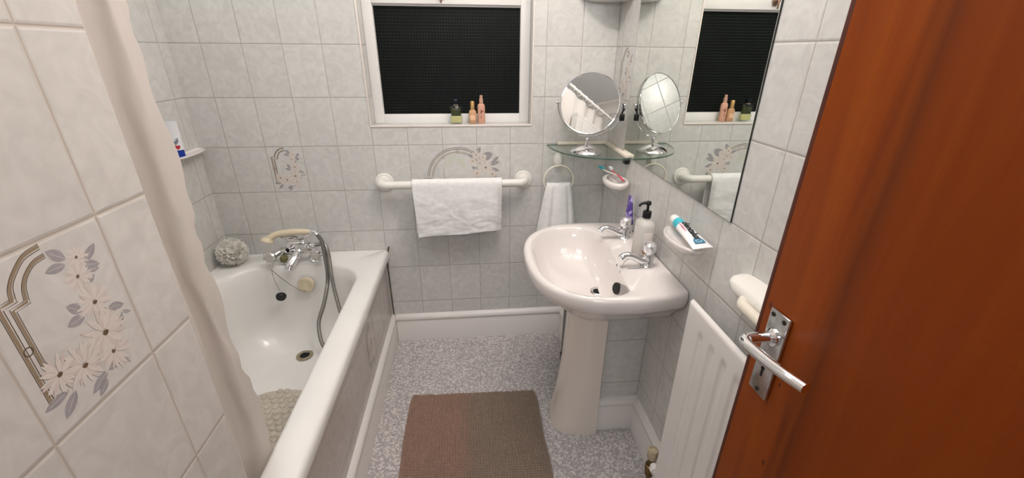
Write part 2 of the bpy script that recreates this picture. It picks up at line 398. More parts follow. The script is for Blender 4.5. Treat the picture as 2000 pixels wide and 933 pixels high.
def half_panel(P, w=.15, h=.2, flip=1, seed=1):
    """one tile: half arch at the left, daisies down the right; millimetres from the tile's bottom left corner"""
    r = random.Random(seed)
    def rib(pts, wd, mi, k=4):
        q = [(p.x/1000, p.y/1000) for p in spline([(a, b, 0) for a, b in pts], k)] if k > 1 else [(a/1000, b/1000) for a, b in pts]
        P.ribbon(q, wd, mi)
    for d, wd, mi in ((0, .0034, 4), (3.2, .0009, 5), (-2.4, .0008, 5)):
        rib([(76, 195-d), (58, 192-d), (43+d*.6, 181-d*.6), (34+d, 170), (31+d, 159)], wd, mi)
        rib([(31+d, 160), (31+d, 158-d), (17+d, 157-d), (17+d, 44)], wd, mi, 1)
    for d, wd, mi in ((0, .0030, 4), (2.6, .0008, 5), (-2.2, .0008, 5)):
        rib([(77, 184-d), (64, 182-d), (52+d*.6, 174-d*.6), (45+d, 164), (42+d, 152)], wd, mi)
        rib([(42+d, 153), (42+d, 150-d), (27+d, 149-d), (27+d, 82)], wd, mi, 1)
    P.ribbon([(.0215+.0045*math.cos(a), .105+.0045*math.sin(a)) for a in [i/12*2*PI for i in range(13)]], .0013, 5)
    for (a, b), (c, d), w_ in [((96, 170), (79, 187), 13), ((93, 165), (69, 167), 11), ((114, 157), (135, 172), 11), ((110, 156), (131, 147), 11), ((113, 148), (128, 143), 8), ((106, 134), (119, 139), 8), ((88, 109), (73, 124), 12), ((88, 103), (65, 103), 13), ((117, 94), (139, 86), 11), ((121, 63), (132, 79), 8), ((132, 79), (144, 72), 5), ((84, 28), (106, 28), 11), ((106, 28), (116, 14), 4), ((84, 28), (57, 16), 13), ((80, 19), (63, 7), 10), ((37, 42), (7, 39), 11), ((43, 36), (21, 15), 13), ((110, 98), (100, 90), 7)]:
        P.leafs(a/1000, b/1000, math.hypot(c-a, d-b)/1000, w_/1000, math.atan2(d-b, c-a), 0)
        P.ribbon([(a/1000, b/1000), ((a+.8*(c-a))/1000, (b+.8*(d-b))/1000)], .0005, 5 if w_ > 90 else 1)
    for x, y, rr in [(108, 166, 14), (100, 146, 17), (105, 111, 22), (102, 42, 24), (101, 71, 30), (63, 54, 26), (36, 64, 23)]:
        P.daisy(x/1000, y/1000, rr/1000, r)
PRINTS = [LEAF, PETAL, PETAL2, CENTRE, GOLD, OLIVE, LEAFG]

# ================================================================== STRUCTURE
def wallbox(name, mats, *bx):
    bm = BM()
    for b in bx: box(bm, *b)
    return bm
# floor, ceiling
bm = BM(); box(bm, XL-.1, XR+.1, YF-1.0, YB+.1, -.06, 0); struct(obj('floor', bm, FLOOR, smooth=0))
bm = BM(); box(bm, XL-.1, XR+.1, YF-.12, YB+.2, ZT, ZT+.06); struct(obj('ceiling', bm, CEIL, smooth=0))
# back wall with window opening
WX0, WX1, WZ0, WZ1, WYD = -.4175, .276, 1.113, 2.0, 1.985
bm = BM()
for b in [(XL-.1, WX0, YB, YB+.2, 0, ZT), (WX1, XR+.1, YB, YB+.2, 0, ZT), (WX0, WX1, YB, YB+.2, 0, WZ0), (WX0, WX1, YB, YB+.2, WZ1, ZT)]: box(bm, *b)
for f in bm.faces:
    c = f.calc_center_median(); n = f.normal
    if abs(n.x) > .9: f.material_index = 1
    elif abs(n.z) > .9: f.material_index = 2
# printed tiles on the back wall: a single one over the bath, a full arch over the towel
P = Print(bm, (GU-.15*3, YB, .831), (1, 0, 0), (0, 0, 1), (0, -1, 0), 3); half_panel(P, seed=3)
P = Print(bm, (0, YB, 0), (1, 0, 0), (0, 0, 1), (0, -1, 0), 3)
rnd = random.Random(8)
cx, cz = -.055, .880
for rad, wd, mi in ((.138, .0022, 5), (.131, .0035, 4), (.118, .0030, 4), (.112, .0014, 5)):
    P.ribbon([(cx+rad*math.cos(a), cz+rad*math.sin(a)) for a in [PI*.98-i/24*PI*.98 for i in range(21)]], wd, mi)
    e = rad-.112
    P.ribbon([(cx-rad, cz), (cx-rad-.018, cz), (cx-rad-.018, cz-.05)], wd, mi)
P.leafs(-.12, .925, .09, .05, .9, 6); P.leafs(-.02, .93, .06, .035, 2.4, 6)
P.ribbon([(cx+.006*math.cos(i), cz+.125+.006*math.sin(i)) for i in [j/10*2*PI for j in range(11)]], .0015, 5)
for q in [(.03, .985, .04, .018, 1.1), (.05, .975, .045, .018, .5), (.07, .955, .05, .02, .9), (.08, .94, .055, .022, .2), (.085, .92, .05, .02, -.2), (.095, .9, .045, .02, -.9), (.04, .91, .04, .018, 2.6), (.02, .97, .035, .015, 2.6), (.09, .965, .035, .014, 1.6), (.1, .95, .04, .016, .7)]: P.leafs(*q)
for x, y, r in [(.028, .985, .02), (.058, .972, .019), (.012, .955, .02), (.07, .925, .034), (.03, .90, .024), (.10, .895, .022), (.045, .945, .02)]: P.daisy(x, y, r, rnd)
struct(obj('wall_back', bm, [T_XZ, T_YZ, T_SILL]+PRINTS, smooth=0))
# right wall, one printed tile next to the mirror
bm = BM(); box(bm, XR, XR+.1, YF, YB+.2, 0, ZT)
P = Print(bm, (XR, 1.835, 1.231), (0, -1, 0), (0, 0, 1), (-1, 0, 0), 1); half_panel(P, seed=5)
struct(obj('wall_right', bm, [T_YZ]+PRINTS, smooth=0))
bm = BM(); box(bm, XL-.1, XL, YF, YB+.2, 0, ZT); struct(obj('wall_left', bm, T_YZ, smooth=0))
# near-left tiled partition standing on the bath rim
bm = BM(); box(bm, XP-.05, XP, YF, YP, .532, 1.853)
for f in bm.faces:
    if abs(f.normal.y) > .9: f.material_index = 1
P = Print(bm, (XP, YP-.0833-.15, 1.031), (0, 1, 0), (0, 0, 1), (1, 0, 0), 2); half_panel(P, seed=1)
struct(obj('wall_partition', bm, [T_YZP, T_XZ]+PRINTS, smooth=0))
# front wall with the doorway the camera stands in
DX0, DX1, DZ = -.33, .50, 1.99
bm = BM()
for b in [(XL-.1, DX0, YF-.12, YF, 0, ZT), (DX1, XR+.1, YF-.12, YF, 0, ZT), (DX0, DX1, YF-.12, YF, DZ, ZT)]: box(bm, *b)
struct(obj('wall_front', bm, T_XZ, smooth=0))
bm = BM()
for b in [(DX0-.01, DX0+.025, YF-.14, YF+.02, 0, DZ), (DX1-.015, DX1+.01, YF-.14, YF-.005, 0, DZ), (DX0, DX1, YF-.14, YF+.02, DZ-.03, DZ)]: box(bm, *b, .003)
struct(obj('trim_1', bm, PAINT))
# coving
bm = BM()
prof = [(0, 0), (.0, -.09), (.012, -.088), (.03, -.05), (.055, -.028), (.088, -.012), (.09, 0)]
cor = [(XL, YF, 1, 1), (XR, YF, -1, 1), (XR, YB, -1, -1), (XL, YB, 1, -1), (XL, YF, 1, 1)]
rings = [[Vector((x+sx*a, y+sy*a, ZT+b)) for a, b in prof] for x, y, sx, sy in cor]
loft(bm, rings, closed=True, cap0=False, cap1=False)
struct(obj('trim_2', bm, PAINT))
# pipe box under the basin
bm = BM(); box(bm, .47, XR, 1.23, YB, 0, .59)
for f in bm.faces:
    f.material_index = 1 if abs(f.normal.x) > .9 else 0
struct(obj('trim_3', bm, [T_XZ, T_BOXS], smooth=0))

# baseboards: moulded profile swept along a path
def skirt(name, path, side, h=.157, t=.018, parent=None):
    prof = [(0, 0), (t, 0), (t, h*.76), (t*.86, h*.79), (t*1.15, h*.82), (t*1.15, h*.89), (t*.8, h*.95), (t*.35, h*.985), (0, h)]
    bm = BM(); rings = []
    P = [Vector(p) for p in path]
    for i, p in enumerate(P):
        d0 = (P[i]-P[i-1]).normalized() if i else (P[1]-P[0]).normalized()
        d1 = (P[i+1]-P[i]).normalized() if i < len(P)-1 else d0
        n0 = Vector((-d0.y, d0.x, 0))*side; n1 = Vector((-d1.y, d1.x, 0))*side
        m = (n0+n1); m = m/(m.dot(n0))
        rings.append([p+m*a+Vector((0, 0, b)) for a, b in prof])
    loft(bm, rings)
    return struct(obj(name, bm, PAINT, parent, smooth=50))
skirt('baseboard_back', [(-.41, YB, 0), (.47, YB, 0)], -1)
skirt('baseboard_left', [(-.430, .0, 0), (-.430, YB, 0)], -1)
skirt('baseboard_box', [(.47, YB-.018, 0), (.47, 1.38, 0)], -1)
skirt('baseboard_box_front', [(.47, 1.23, 0), (.633, 1.23, 0)], -1)
skirt('baseboard_right', [(XR, 1.215, 0), (XR, YF, 0)], -1)
# stained sealant line up the corner between bath panel and back wall
bm = BM(); tube(bm, [(-.4205, YB-.002, .50), (-.422, YB-.002, .35), (-.421, YB-.002, .16)], lambda t: .003+.0015*math.sin(t*19), 6)
tube(bm, [(-.405, YB-.002, .545), (-.418, YB-.002, .50)], .004, 6)
struct(obj('trim_4', bm, CAULK))

# ---- window
wr = bpy.data.objects.new('window_1', None); COL.objects.link(wr); struct(wr); wr.location = (0, WYD, WZ0)
bm = BM()
y0, y1 = WYD, WYD+.05
box(bm, WX0, -.375, y0, y1, WZ0, WZ1, .003); box(bm, .2325, WX1, y0, y1, WZ0, WZ1, .003)
box(bm, -.3752, .2327, y0+.0006, y1, WZ0, 1.15, .001); box(bm, -.3752, .2327, y0-.004, y1, 1.585, 1.655, .003); box(bm, -.3752, .2327, y0+.0006, y1, WZ1-.04, WZ1, .001)
box(bm, -.38, .238, y0+.012, y0+.02, 1.578, 1.59)
wf = obj('window_frame', bm, UPVC, wr)
bm = BM(); box(bm, -.385, .243, y0+.022, y0+.028, 1.14, 1.60); box(bm, -.385, .243, y0+.022, y0+.028, 1.65, WZ1-.03)
wp = obj('pane', bm, PANE, wr, smooth=0)
bm = BM(); box(bm, WX0, WX1, YB-.004, YB+.003, WZ0-.004, WZ0+.004, .0025)
for x in (WX0, WX1): box(bm, x-.004, x+.003, YB-.004, YB+.003, WZ0-.004, WZ1, .0025)
wt = obj('tile_edging', bm, mat('edging_strip', rgb(236, 226, 218), .3), wr)
bm = BM(); box(bm, -.105, -.085, y0-.012, y0-.003, 1.60, 1.64, .003)
tube(bm, [(-.095, y0-.012, 1.62), (-.095, y0-.03, 1.618), (-.094, y0-.034, 1.600), (-.096, y0-.03, 1.588)], .0035, 8)
box(bm, -.112, -.078, y0-.02, y0-.010, 1.612, 1.628, .003)
wl = obj('latch', bm, mat('bronze_latch', rgb(150, 120, 105), .35, .8), wr)
setbase(wr, (0, WYD, WZ0))

# ================================================================== BATH
bath = thing('bathtub', 'white enamel bathtub with a wide flat rim in the alcove at left', 'bathtub')
BX0, BX1, BY0, BY1, BZ = XL+.002, -.407, .19, YB-.002, .53
def rrect(x0, x1, y0, y1, z, r, n=10, rb=None):
    """rounded rectangle; r = radius far corners, rb = near corners"""
    rb = r if rb is None else rb; out = []
    for (cx, cy, a0, q) in ((x1-r, y1-r, 0, r), (x0+r, y1-r, 90, r), (x0+rb, y0+rb, 180, rb), (x1-rb, y0+rb, 270, rb)):
        for i in range(n): a = math.radians(a0+90*i/(n-1)); out.append(Vector((cx+q*math.cos(a), cy+q*math.sin(a), z)))
    return out
bm = BM()
IX0, IX1, IY0, IY1 = -1.068, -.499, .27, 1.752
rings = [rrect(BX0+.004, BX1-.012, BY0, BY1, .485, .006), rrect(BX0, BX1-.002, BY0, BY1, .488, .008), rrect(BX0, BX1, BY0, BY1, .512, .010), rrect(BX0, BX1-.004, BY0, BY1, .524, .010), rrect(BX0, BX1-.012, BY0, BY1, .530, .010),
         rrect(IX0-.012, IX1+.012, IY0-.012, IY1+.012, .530, .165), rrect(IX0-.004, IX1+.004, IY0-.004, IY1+.004, .5275, .16), rrect(IX0+.003, IX1-.003, IY0+.003, IY1-.003, .518, .155)]
for t in (.1, .25, .4, .55, .7, .82, .9, .95, .98, 1):
    z = .518-t*(.518-.15)
    ins = .01+.05*t+.09*max(0, t-.72)**1.5*5
    far = .01+.035*t+.09*max(0, t-.72)**1.5*5; near = .05+.28*t
    rings.append(rrect(IX0+ins, IX1-ins, IY0+near, IY1-far, z, .15))
a = rings[-1]
for k, dz in ((.12, -.006), (.3, -.010), (.6, -.013), (.9, -.015)):
    c = Vector((sum(v.x for v in a)/len(a), sum(v.y for v in a)/len(a), 0))
    rings.append([Vector((v.x+(c.x-v.x)*k, v.y+(c.y-v.y)*k, .15+dz)) for v in a])
loft(bm, rings, cap0=False)
obj('tub_shell', bm, ENAMEL, bath, smooth=60)
def ring_disc(bm, c, n, r0, r1, h, mi=0, k=28): lathe(bm, [(r0, -.001), (r0, h), ((r0+r1)/2, h*1.5), (r1, h), (r1, -.001)], c, n, k, mi, cap=False)
DR = Vector((-.774, 1.610, .1475))
bm = BM(); ring_disc(bm, DR, (0, 0, 1), .021, .036, .003)
obj('drain', bm, mat('worn_waste_ring', rgb(170, 158, 135), .35, .5, vary=.35, vscale=50), bath)
bm = BM(); lathe(bm, [(.0215, -.001), (.0215, .0015), (.001, .0012)], DR, (0, 0, 1), 20); obj('drain_hole', bm, HOLE, bath)
OV = Vector((-.748, 1.716, .452)); on = Vector((0, -1, .12)).normalized()
bm = BM(); lathe(bm, [(.001, .006), (.024, .006), (.030, .0075), (.034, .006), (.0355, .001), (.0355, -.008)], OV, on, 28, cap=False)
obj('overflow_plate', bm, mat('yellowed_plastic', rgb(214, 202, 172), .25, vary=.12, vscale=30), bath)
setbase(bath, (-.77, 1.04, 0))

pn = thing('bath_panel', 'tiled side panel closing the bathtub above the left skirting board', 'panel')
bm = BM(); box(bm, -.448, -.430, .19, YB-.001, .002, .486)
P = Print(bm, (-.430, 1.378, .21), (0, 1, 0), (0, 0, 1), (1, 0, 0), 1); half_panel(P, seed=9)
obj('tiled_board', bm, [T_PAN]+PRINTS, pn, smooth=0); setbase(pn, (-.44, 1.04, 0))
pn['kind'] = 'structure'; del pn['label']; del pn['category']; pn.name = 'trim_5'

# ---- bath mixer
mx = thing('bath_mixer_tap', 'old chrome bath mixer tap with hose and hand shower on the bath rim', 'tap')
MY, MZ = 1.80, .588
bm = BM()
for x in (-.845, -.715):
    lathe(bm, [(.026, 0), (.026, .006), (.015, .012), (.014, .04), (.02, .045), (.022, .062), (.018, .068), (.001, .068)], (x, MY, .5305), (0, 0, 1), 20)
tube(bm, spline([(-.850, MY, MZ-.004), (-.78, MY-.008, MZ+.008), (-.710, MY, MZ-.004)], 6), .021, 16)
box(bm, -.822, -.738, MY-.030, MY+.02, MZ-.016, MZ+.050, .012, 3)
obj('mixer_body', bm, CHROME, mx)
bm = BM(); tube(bm, spline([(-.775, MY-.01, MZ+.005), (-.778, MY-.055, MZ-.004), (-.790, MY-.092, MZ-.028), (-.796, MY-.106, MZ-.046)], 6), lambda t: .021-.002*t, 16, flat=.85)
obj('spout', bm, CHROME, mx)
bm = BM(); lathe(bm, [(.013, 0), (.013, .032), (.0105, .033), (.0085, .030)], (-.800, MY-.026, MZ+.016), (-.2, -1, .25), 20, cap=False); lathe(bm, [(.009, .029), (.0005, .028)], (-.800, MY-.026, MZ+.016), (-.2, -1, .25), 20, mi=1, cap=False)
obj('diverter_knob', bm, [CHROME_D, HOLE], mx)
for x, nm in ((-.880, 1), (-.690, 1)):
    d = Vector((-.10 if x < -.8 else .02, -1, .16)).normalized(); o = Vector((x, MY-.025, MZ-.012))
    bm = BM(); tube(bm, [(-.845 if x < -.8 else -.715, MY, MZ-.004), (x*.5+(-.845 if x < -.8 else -.715)*.5, MY-.012, MZ-.004), o+d*.01], .013, 12)
    lathe(bm, [(.012, 0), (.014, .012), (.012, .018)], o, d, 16)
    u, v, _ = frame_of(d)
    lathe(bm, [(.013, .018), (.022, .022), (.027, .03), (.0275, .042), (.0235, .047), (.021, .045)], o, d, 10)
    h = obj('tap_handle', bm, CHROME, mx)
    bm = BM(); lathe(bm, [(.0205, .0445), (.018, .0465), (.001, .047)], o, d, 24); obj('handle_cap', bm, mat('clouded_cap', rgb(188, 184, 176), .15, coat=.5), h)
# cradle + diverter arm
bm = BM()
tube(bm, spline([(-.775, MY, MZ+.04), (-.775, MY, MZ+.058), (-.80, MY-.004, MZ+.066), (-.835, MY-.004, MZ+.062), (-.85, MY-.004, MZ+.075)], 5), .006, 8)
tube(bm, spline([(-.775, MY, MZ+.058), (-.745, MY-.004, MZ+.066), (-.72, MY-.004, MZ+.075)], 5), .006, 8)
box(bm, -.815, -.745, MY-.012, MY+.012, MZ+.038, MZ+.06, .006, 2)
tube(bm, [(-.75, MY-.018, MZ+.03), (-.70, MY-.02, MZ+.028)], .009, 12)
lathe(bm, [(.013, 0), (.013, .014)], (-.732, MY-.019, MZ+.029), (1, 0, 0), 8)
obj('cradle', bm, CHROME, mx)
# hand shower: cream handle lying across the cradle, head at left
hs = None
bm = BM()
hp = spline([(-.705, MY-.012, .676), (-.75, MY-.006, .677), (-.81, MY-.004, .675), (-.862, MY-.006, .667), (-.892, MY-.012, .650)], 8)
tube(bm, hp, lambda t: .011+.003*math.sin(t*PI)+.004*max(0, t-.7)/.3, 14)
lathe(bm, [(.010, -.008), (.018, -.008), (.024, .0), (.026, .010), (.024, .013), (.001, .014)], (-.897, MY-.014, .648), (-.35, -.35, -.9), 26)
hs = obj('hand_shower', bm, CREAM, mx)
bm = BM(); tube(bm, [(-.708, MY-.016, .682), (-.690, MY-.022, .680), (-.676, MY-.032, .668)], .0115, 12); lathe(bm, [(.0135, 0), (.0135, .012)], (-.692, MY-.022, .680), (1, -.4, -.4), 10)
obj('hose_connector', bm, CHROME, hs)
hA = spline([(-.676, MY-.032, .668), (-.655, MY-.055, .645), (-.638, 1.70, .60), (-.628, 1.67, .54), (-.628, 1.64, .49), (-.655, 1.63, .40), (-.690, 1.625, .31), (-.690, 1.61, .22), (-.665, 1.60, .175), (-.62, 1.59, .165), (-.575, 1.585, .20), (-.568, 1.585, .30), (-.582, 1.595, .42), (-.60, 1.63, .52), (-.622, 1.70, .605), (-.655, MY-.04, .628), (-.702, MY-.02, MZ+.028)], 14)
m, nt, b = newmat('ribbed_hose'); 
bm = BM(); tube(bm, hA, .0075, 12)
sub = bm
obj('shower_hose', bm, HOSEM, mx)
bm = BM()
for i in range(0, len(hA)-1, 1):
    for k in (0, .5):
        c = hA[i].lerp(hA[i+1], k); d = (hA[i+1]-hA[i]).normalized()
        lathe(bm, [(.0072, -.0018), (.0086, 0), (.0072, .0018)], c, d, 10, cap=False)
obj('hose_ribs', bm, HOSEM, mx)
# chain and plug
bm = BM(); pA = Vector((-.878, MY-.085, .535)); pP = Vector((-.852, 1.692, .418))
tube(bm, spline([pA, (-.868, 1.70, .49), pP+Vector((0, 0, .022))], 6), .0014, 6)
tube(bm, spline([(-.878, MY-.085, .535), (-.83, 1.705, .485), (-.775, 1.700, .440), (-.748, 1.704, .428)], 6), .0014, 6)
tube(bm, [(-.878, MY-.085, .535), (-.872, MY-.06, .56)], .003, 6)
obj('chain', bm, CHROME_D, mx)
bm = BM(); lathe(bm, [(.001, 0), (.020, 0), (.0215, .004), (.021, .010), (.018, .017), (.001, .018)], pP, (.25, -1, -.35), 22); obj('plug', bm, RUBBER, mx)
bm = BM(); lathe(bm, [(.001, 0), (.018, 0), (.020, .005), (.012, .012), (.001, .012)], (-.838, MY-.03, .560), (-.1, -1, .6), 8)
obj('knob_base', bm, mat('brassy_green', rgb(128, 122, 88), .3, .8), mx)
setbase(mx, (-.78, MY, .5305))

# ---- bath mat
bm = BM(); rnd = random.Random(2)
def matz(x, y): return .1372
cxm, hw = -.785, .155
import itertools
outl = [Vector((p.x, p.y, .1375)) for p in rrect(cxm-hw, cxm+hw, .78, 1.405, 0, .13, 10, .08)]
loft(bm, [outl, [Vector((p.x, p.y, .1400)) for p in outl]])
r0 = .0155
j = 0; y = .80
while y < 1.40:
    x = cxm-hw+.012+(j % 2)*r0
    while x < cxm+hw-.01:
        ex = abs(x-cxm); ok = True
        if y > 1.275 and ex > .025: ok = math.hypot(ex-.025, y-1.275) < .118
        if ok:
            rr = r0*rnd.uniform(.78, .98); zz = .1398
            px, py = x+rnd.uniform(-.003, .003), y+rnd.uniform(-.003, .003)
            lathe(bm, [(rr, 0), (rr*.93, .003), (rr*.7, .0058), (rr*.35, .0072), (.0005, .0075)], (px, py, zz), (0, 0, 1), 12, sx=rnd.uniform(.85, 1.1))
        x += r0*2
    y += r0*1.75; j += 1
bmat = mat('clear_pebble_vinyl', rgb(232, 222, 206), .06, trans=.35, ior=1.3, vary=.10, vscale=9)
tag(obj('bath_mat', bm, bmat), 'translucent beige pebble bath mat lying in the bathtub', 'bath mat')

# ---- shower puff
bm = BM(); rnd = random.Random(11); pc = Vector((-1.060, 1.790, .592))
for k in range(260):
    d = Vector((rnd.gauss(0, 1), rnd.gauss(0, 1), rnd.gauss(0, 1))).normalized()
    if d.z < -.75: d.z *= .3
    u, v, _ = frame_of(d); rr = rnd.uniform(.011, .018); base = rnd.uniform(.027, .040); a0 = rnd.uniform(0, 6)
    rings = []
    for h, fr in ((0, .2), (.35, .6), (.75, .95), (1, 1.25)):
        rings.append([pc+d*(base+h*.020*(1+.25*math.sin(5*t+a0)))+u*(rr*fr*math.cos(t)*(.75+.3*math.sin(3*t+a0)))+v*(rr*fr*math.sin(t)) for t in [2*PI*i/16 for i in range(16)]])
    loft(bm, rings, cap0=False, cap1=False)
sphere(bm, pc, .050, n=24)
for v in bm.verts: 
    if v.co.z < .532: v.co.z = .532+rnd.random()*.002
    v.co.x = max(v.co.x, XL+.002); v.co.y = min(v.co.y, YB-.002)
pm, nt, b = newmat('puff_netting'); b.inputs['Base Color'].default_value = rgb(248, 246, 240)
tr = nt.nodes.new('ShaderNodeBsdfTranslucent'); tr.inputs[0].default_value = (.95, .93, .88, 1); mx_ = nt.nodes.new('ShaderNodeMixShader'); mx_.inputs[0].default_value = .45
nt.links.new(b.outputs[0], mx_.inputs[1]); nt.links.new(tr.outputs[0], mx_.inputs[2]); nt.links.new(mx_.outputs[0], nt.nodes['Material Output'].inputs[0]); b.inputs['Roughness'].default_value = .6
b.inputs['Subsurface Weight'].default_value = .0
tag(obj('shower_puff', bm, pm, smooth=80), 'fluffy white mesh shower puff on the far left corner of the bath rim', 'shower puff')

# ---- corner dish in the bath alcove and the tube on it
bm = BM()
c0 = Vector((XL, YB, 0)); yA = 1.70
ptsT = [(XL, YB), (XL+.055, YB)] 
arc = []
# soap dish fixed to the left wall near the corner
def dish_rings(cx, cy, z, a, b, h, n=40):
    """half oval dish against wall x = cx, opening toward +a"""
    def ring(k, zz, dk=0.0):
        out = []
        for i in range(n+1):
            t = -PI/2+PI*i/n
            out.append(Vector((cx+dk+(a*k-dk)*abs(math.cos(t))**.75, cy+(b*k)*math.copysign(abs(math.sin(t))**.9, math.sin(t)), zz)))
        return out
    return ring
def wall_dish(bm, x, y, z, a, b, h=.022):
    ring = dish_rings(x, y, z, a, b, h)
    R = [ring(.45, z-h), ring(.75, z-h*.85), ring(.93, z-h*.45), ring(1, z-.004), ring(.985, z), ring(.90, z+.001, .004), ring(.85, z-.003, .006), ring(.6, z-.005, .012), ring(.3, z-.0055, .016)]
    loft(bm, R, closed=True)
bm = BM(); wall_dish(bm, XL+.001, 1.765, 1.036, .060, .118, .016)
tag(obj('soap_dish', bm, CERAM, smooth=60), 'small white dish on the left alcove wall holding an upright tube', 'soap dish')
tb = thing('shampoo_tube', 'white tube with blue cap and red heart on the alcove dish', 'tube')
tx, ty, tz = XL+.026, 1.722, 1.0292
bm = BM(); lathe(bm, [(.018, 0), (.0185, .002), (.0185, .028), (.017, .03), (.001, .03)], (tx, ty, tz), (0, 0, 1), 24)
obj('cap', bm, mat('royal_blue', rgb(20, 60, 160), .3), tb)
bm = BM(); R = []
for t in [i/10 for i in range(11)]:
    a = .020-.0*t; R.append(superring(tx, ty, tz+.031+t*.105, .021+.004*t, .019*(1-t)+.0015, 2, 28))
loft(bm, R)
tbody = obj('tube_body', bm, mat('tube_white', rgb(238, 238, 240), .3), tb)
vd = Vector((.60, -.79, 0)).normalized(); ud = Vector((0, 0, 1)).cross(vd)
bm = BM(); 
hp = []
for i in range(24):
    t = 2*PI*i/24; hp.append(((.0085*math.sin(t)**3), (.0075*math.cos(t)-.0028*math.cos(2*t)-.0012*math.cos(3*t))))
cH = Vector((tx, ty, tz+.043))+vd*.0215
bm.faces.new([bm.verts.new(cH+ud*a+Vector((0, 0, 1))*b) for a, b in hp])
obj('heart_mark', bm, mat('red_print', rgb(190, 40, 60), .4), tb, smooth=0)
bm = BM(); text_bm(bm, 'air', .022, basis(cH+Vector((0, 0, .022))-vd*.001, (ud*.7+Vector((0, 0, .7))), (-ud*.5+Vector((0, 0, .8))), vd), shear=.2, bold=.0004)
obj('lettering', bm, mat('grey_print', rgb(90, 105, 125), .4), tb, smooth=0)
setbase(tb, (tx, ty, tz))

# ---- shower curtain
cm, nt, b = newmat('curtain_cloth')
b.inputs['Base Color'].default_value = rgb(238, 233, 228); b.inputs['Roughness'].default_value = .75
tr = nt.nodes.new('ShaderNodeBsdfTranslucent'); tr.inputs[0].default_value = rgb(238, 231, 224)
mx_ = nt.nodes.new('ShaderNodeMixShader'); mx_.inputs[0].default_value = .5
nt.links.new(b.outputs[0], mx_.inputs[1]); nt.links.new(tr.outputs[0], mx_.inputs[2]); nt.links.new(mx_.outputs[0], nt.nodes['Material Output'].inputs[0])
tc = nt.nodes.new('ShaderNodeTexCoord'); nn = nt.nodes.new('ShaderNodeTexNoise'); nn.inputs['Scale'].default_value = 16; nn.inputs['Detail'].default_value = 4
mp = nt.nodes.new('ShaderNodeMapping'); mp.inputs['Scale'].default_value = (1, 1, .35); nt.links.new(tc.outputs['Object'], mp.inputs[0]); nt.links.new(mp.outputs[0], nn.inputs['Vector'])
bp = nt.nodes.new('ShaderNodeBump'); bp.inputs['Strength'].default_value = .5; bp.inputs['Distance'].default_value = .006
nt.links.new(nn.outputs[0], bp.inputs['Height']); nt.links.new(bp.outputs[0], b.inputs['Normal'])
cr = thing('shower_curtain', 'cream cloth shower curtain bunched behind the near tiled partition, hanging into the bath', 'curtain')
bm = BM(); NU, NV = 150, 90
# plan path of the cloth, walked from the bunched end to the free hem
path = [(-.535, .10), (-.520, .16), (-.545, .22), (-.515, .29), (-.540, .36), (-.512, .44), (-.525, .52), (-.508, .59), (-.5085, .665), (-.520, .700), (-.533, .712), (-.524, .728), (-.508, .738), (-.503, .755), (-.5035, .776)]
pp = spline([(x, y, 0) for x, y in path], 10)
NV = 90; rows = []
for j in range(NV+1):
    z = 2.02-(2.02-.36)*j/NV; row = []
    for i, p in enumerate(pp):
        t = i/(len(pp)-1); w = max(0, (t-.55)/.45)
        wob = .006*math.sin(z*9+t*9)+.004*math.sin(z*23+t*30)*w+.0035*math.sin(z*61+2*math.sin(z*17))*w*w
        sway = .010*math.sin(z*3.1+.6)*w
        x = p.x+wob*.5*(1-w*.3); y = p.y+sway+wob*w
        if z < .56: x -= .006+(.56-z)*.08
        row.append(bm.verts.new((min(x, -.5035), y, z)))
    rows.append(row)
for a, b_ in zip(rows[:-1], rows[1:]):
    for i in range(len(a)-1): bm.faces.new((a[i], a[i+1], b_[i+1], b_[i]))
co = obj('curtain_cloth', bm, cm, cr, smooth=80)
md = co.modifiers.new('solid', 'SOLIDIFY'); md.thickness = .0012
for k in range(8):
    bm = BM(); y = .12+.085*k; tube(bm, [Vector((-.500+.020*math.cos(2*PI*i/20), y, 2.040+.022*math.sin(2*PI*i/20))) for i in range(20)], .0018, 6, closed=True)
    obj('curtain_ring', bm, WPLAST, cr)
setbase(cr, (-.52, .4, .36))
bm = BM(); tube(bm, [(-.500, YF+.001, 2.049), (-.500, YB-.001, 2.049)], .011, 16)
lathe(bm, [(.03, 0), (.03, .006), (.015, .012)], (-.500, YB-.001, 2.049), (0, -1, 0), 20)
tag(obj('curtain_rail', bm, WPLAST), 'white shower curtain rail running high along the bath', 'rail')

# ================================================================== TOWEL RAIL on the back wall
BYR, BZR = YB-.070, .871
gr = thing('grab_rail', 'white plastic grab rail on the tiled wall below the window, holding a towel', 'rail')
bm = BM()
xa, xb = -.400, .247
pts = [(xa, YB-.006, BZR-.004), (xa, YB-.035, BZR-.002), (xa+.008, YB-.056, BZR), (xa+.024, YB-.068, BZR), (xa+.045, BYR, BZR)]
tube(bm, spline(pts, 6)+spline([(-.3, BYR, BZR), (0, BYR, BZR), (xb-.045, BYR, BZR), (xb-.024, YB-.068, BZR), (xb-.008, YB-.056, BZR), (xb, YB-.035, BZR-.002), (xb, YB-.006, BZR-.004)], 6), .0175, 20)
obj('bar', bm, WPLAST, gr, smooth=60)
for x in (xa, xb):
    bm = BM(); lathe(bm, [(.041, .0), (.0415, .004), (.038, .009), (.030, .010), (.028, .014), (.022, .017), (.016, .018)], (x+(.012 if x < 0 else -.004), YB, BZR-.004), (0, -1, 0), 36)
    obj('flange', bm, WPLAST, gr)
setbase(gr, (-.076, YB, BZR))

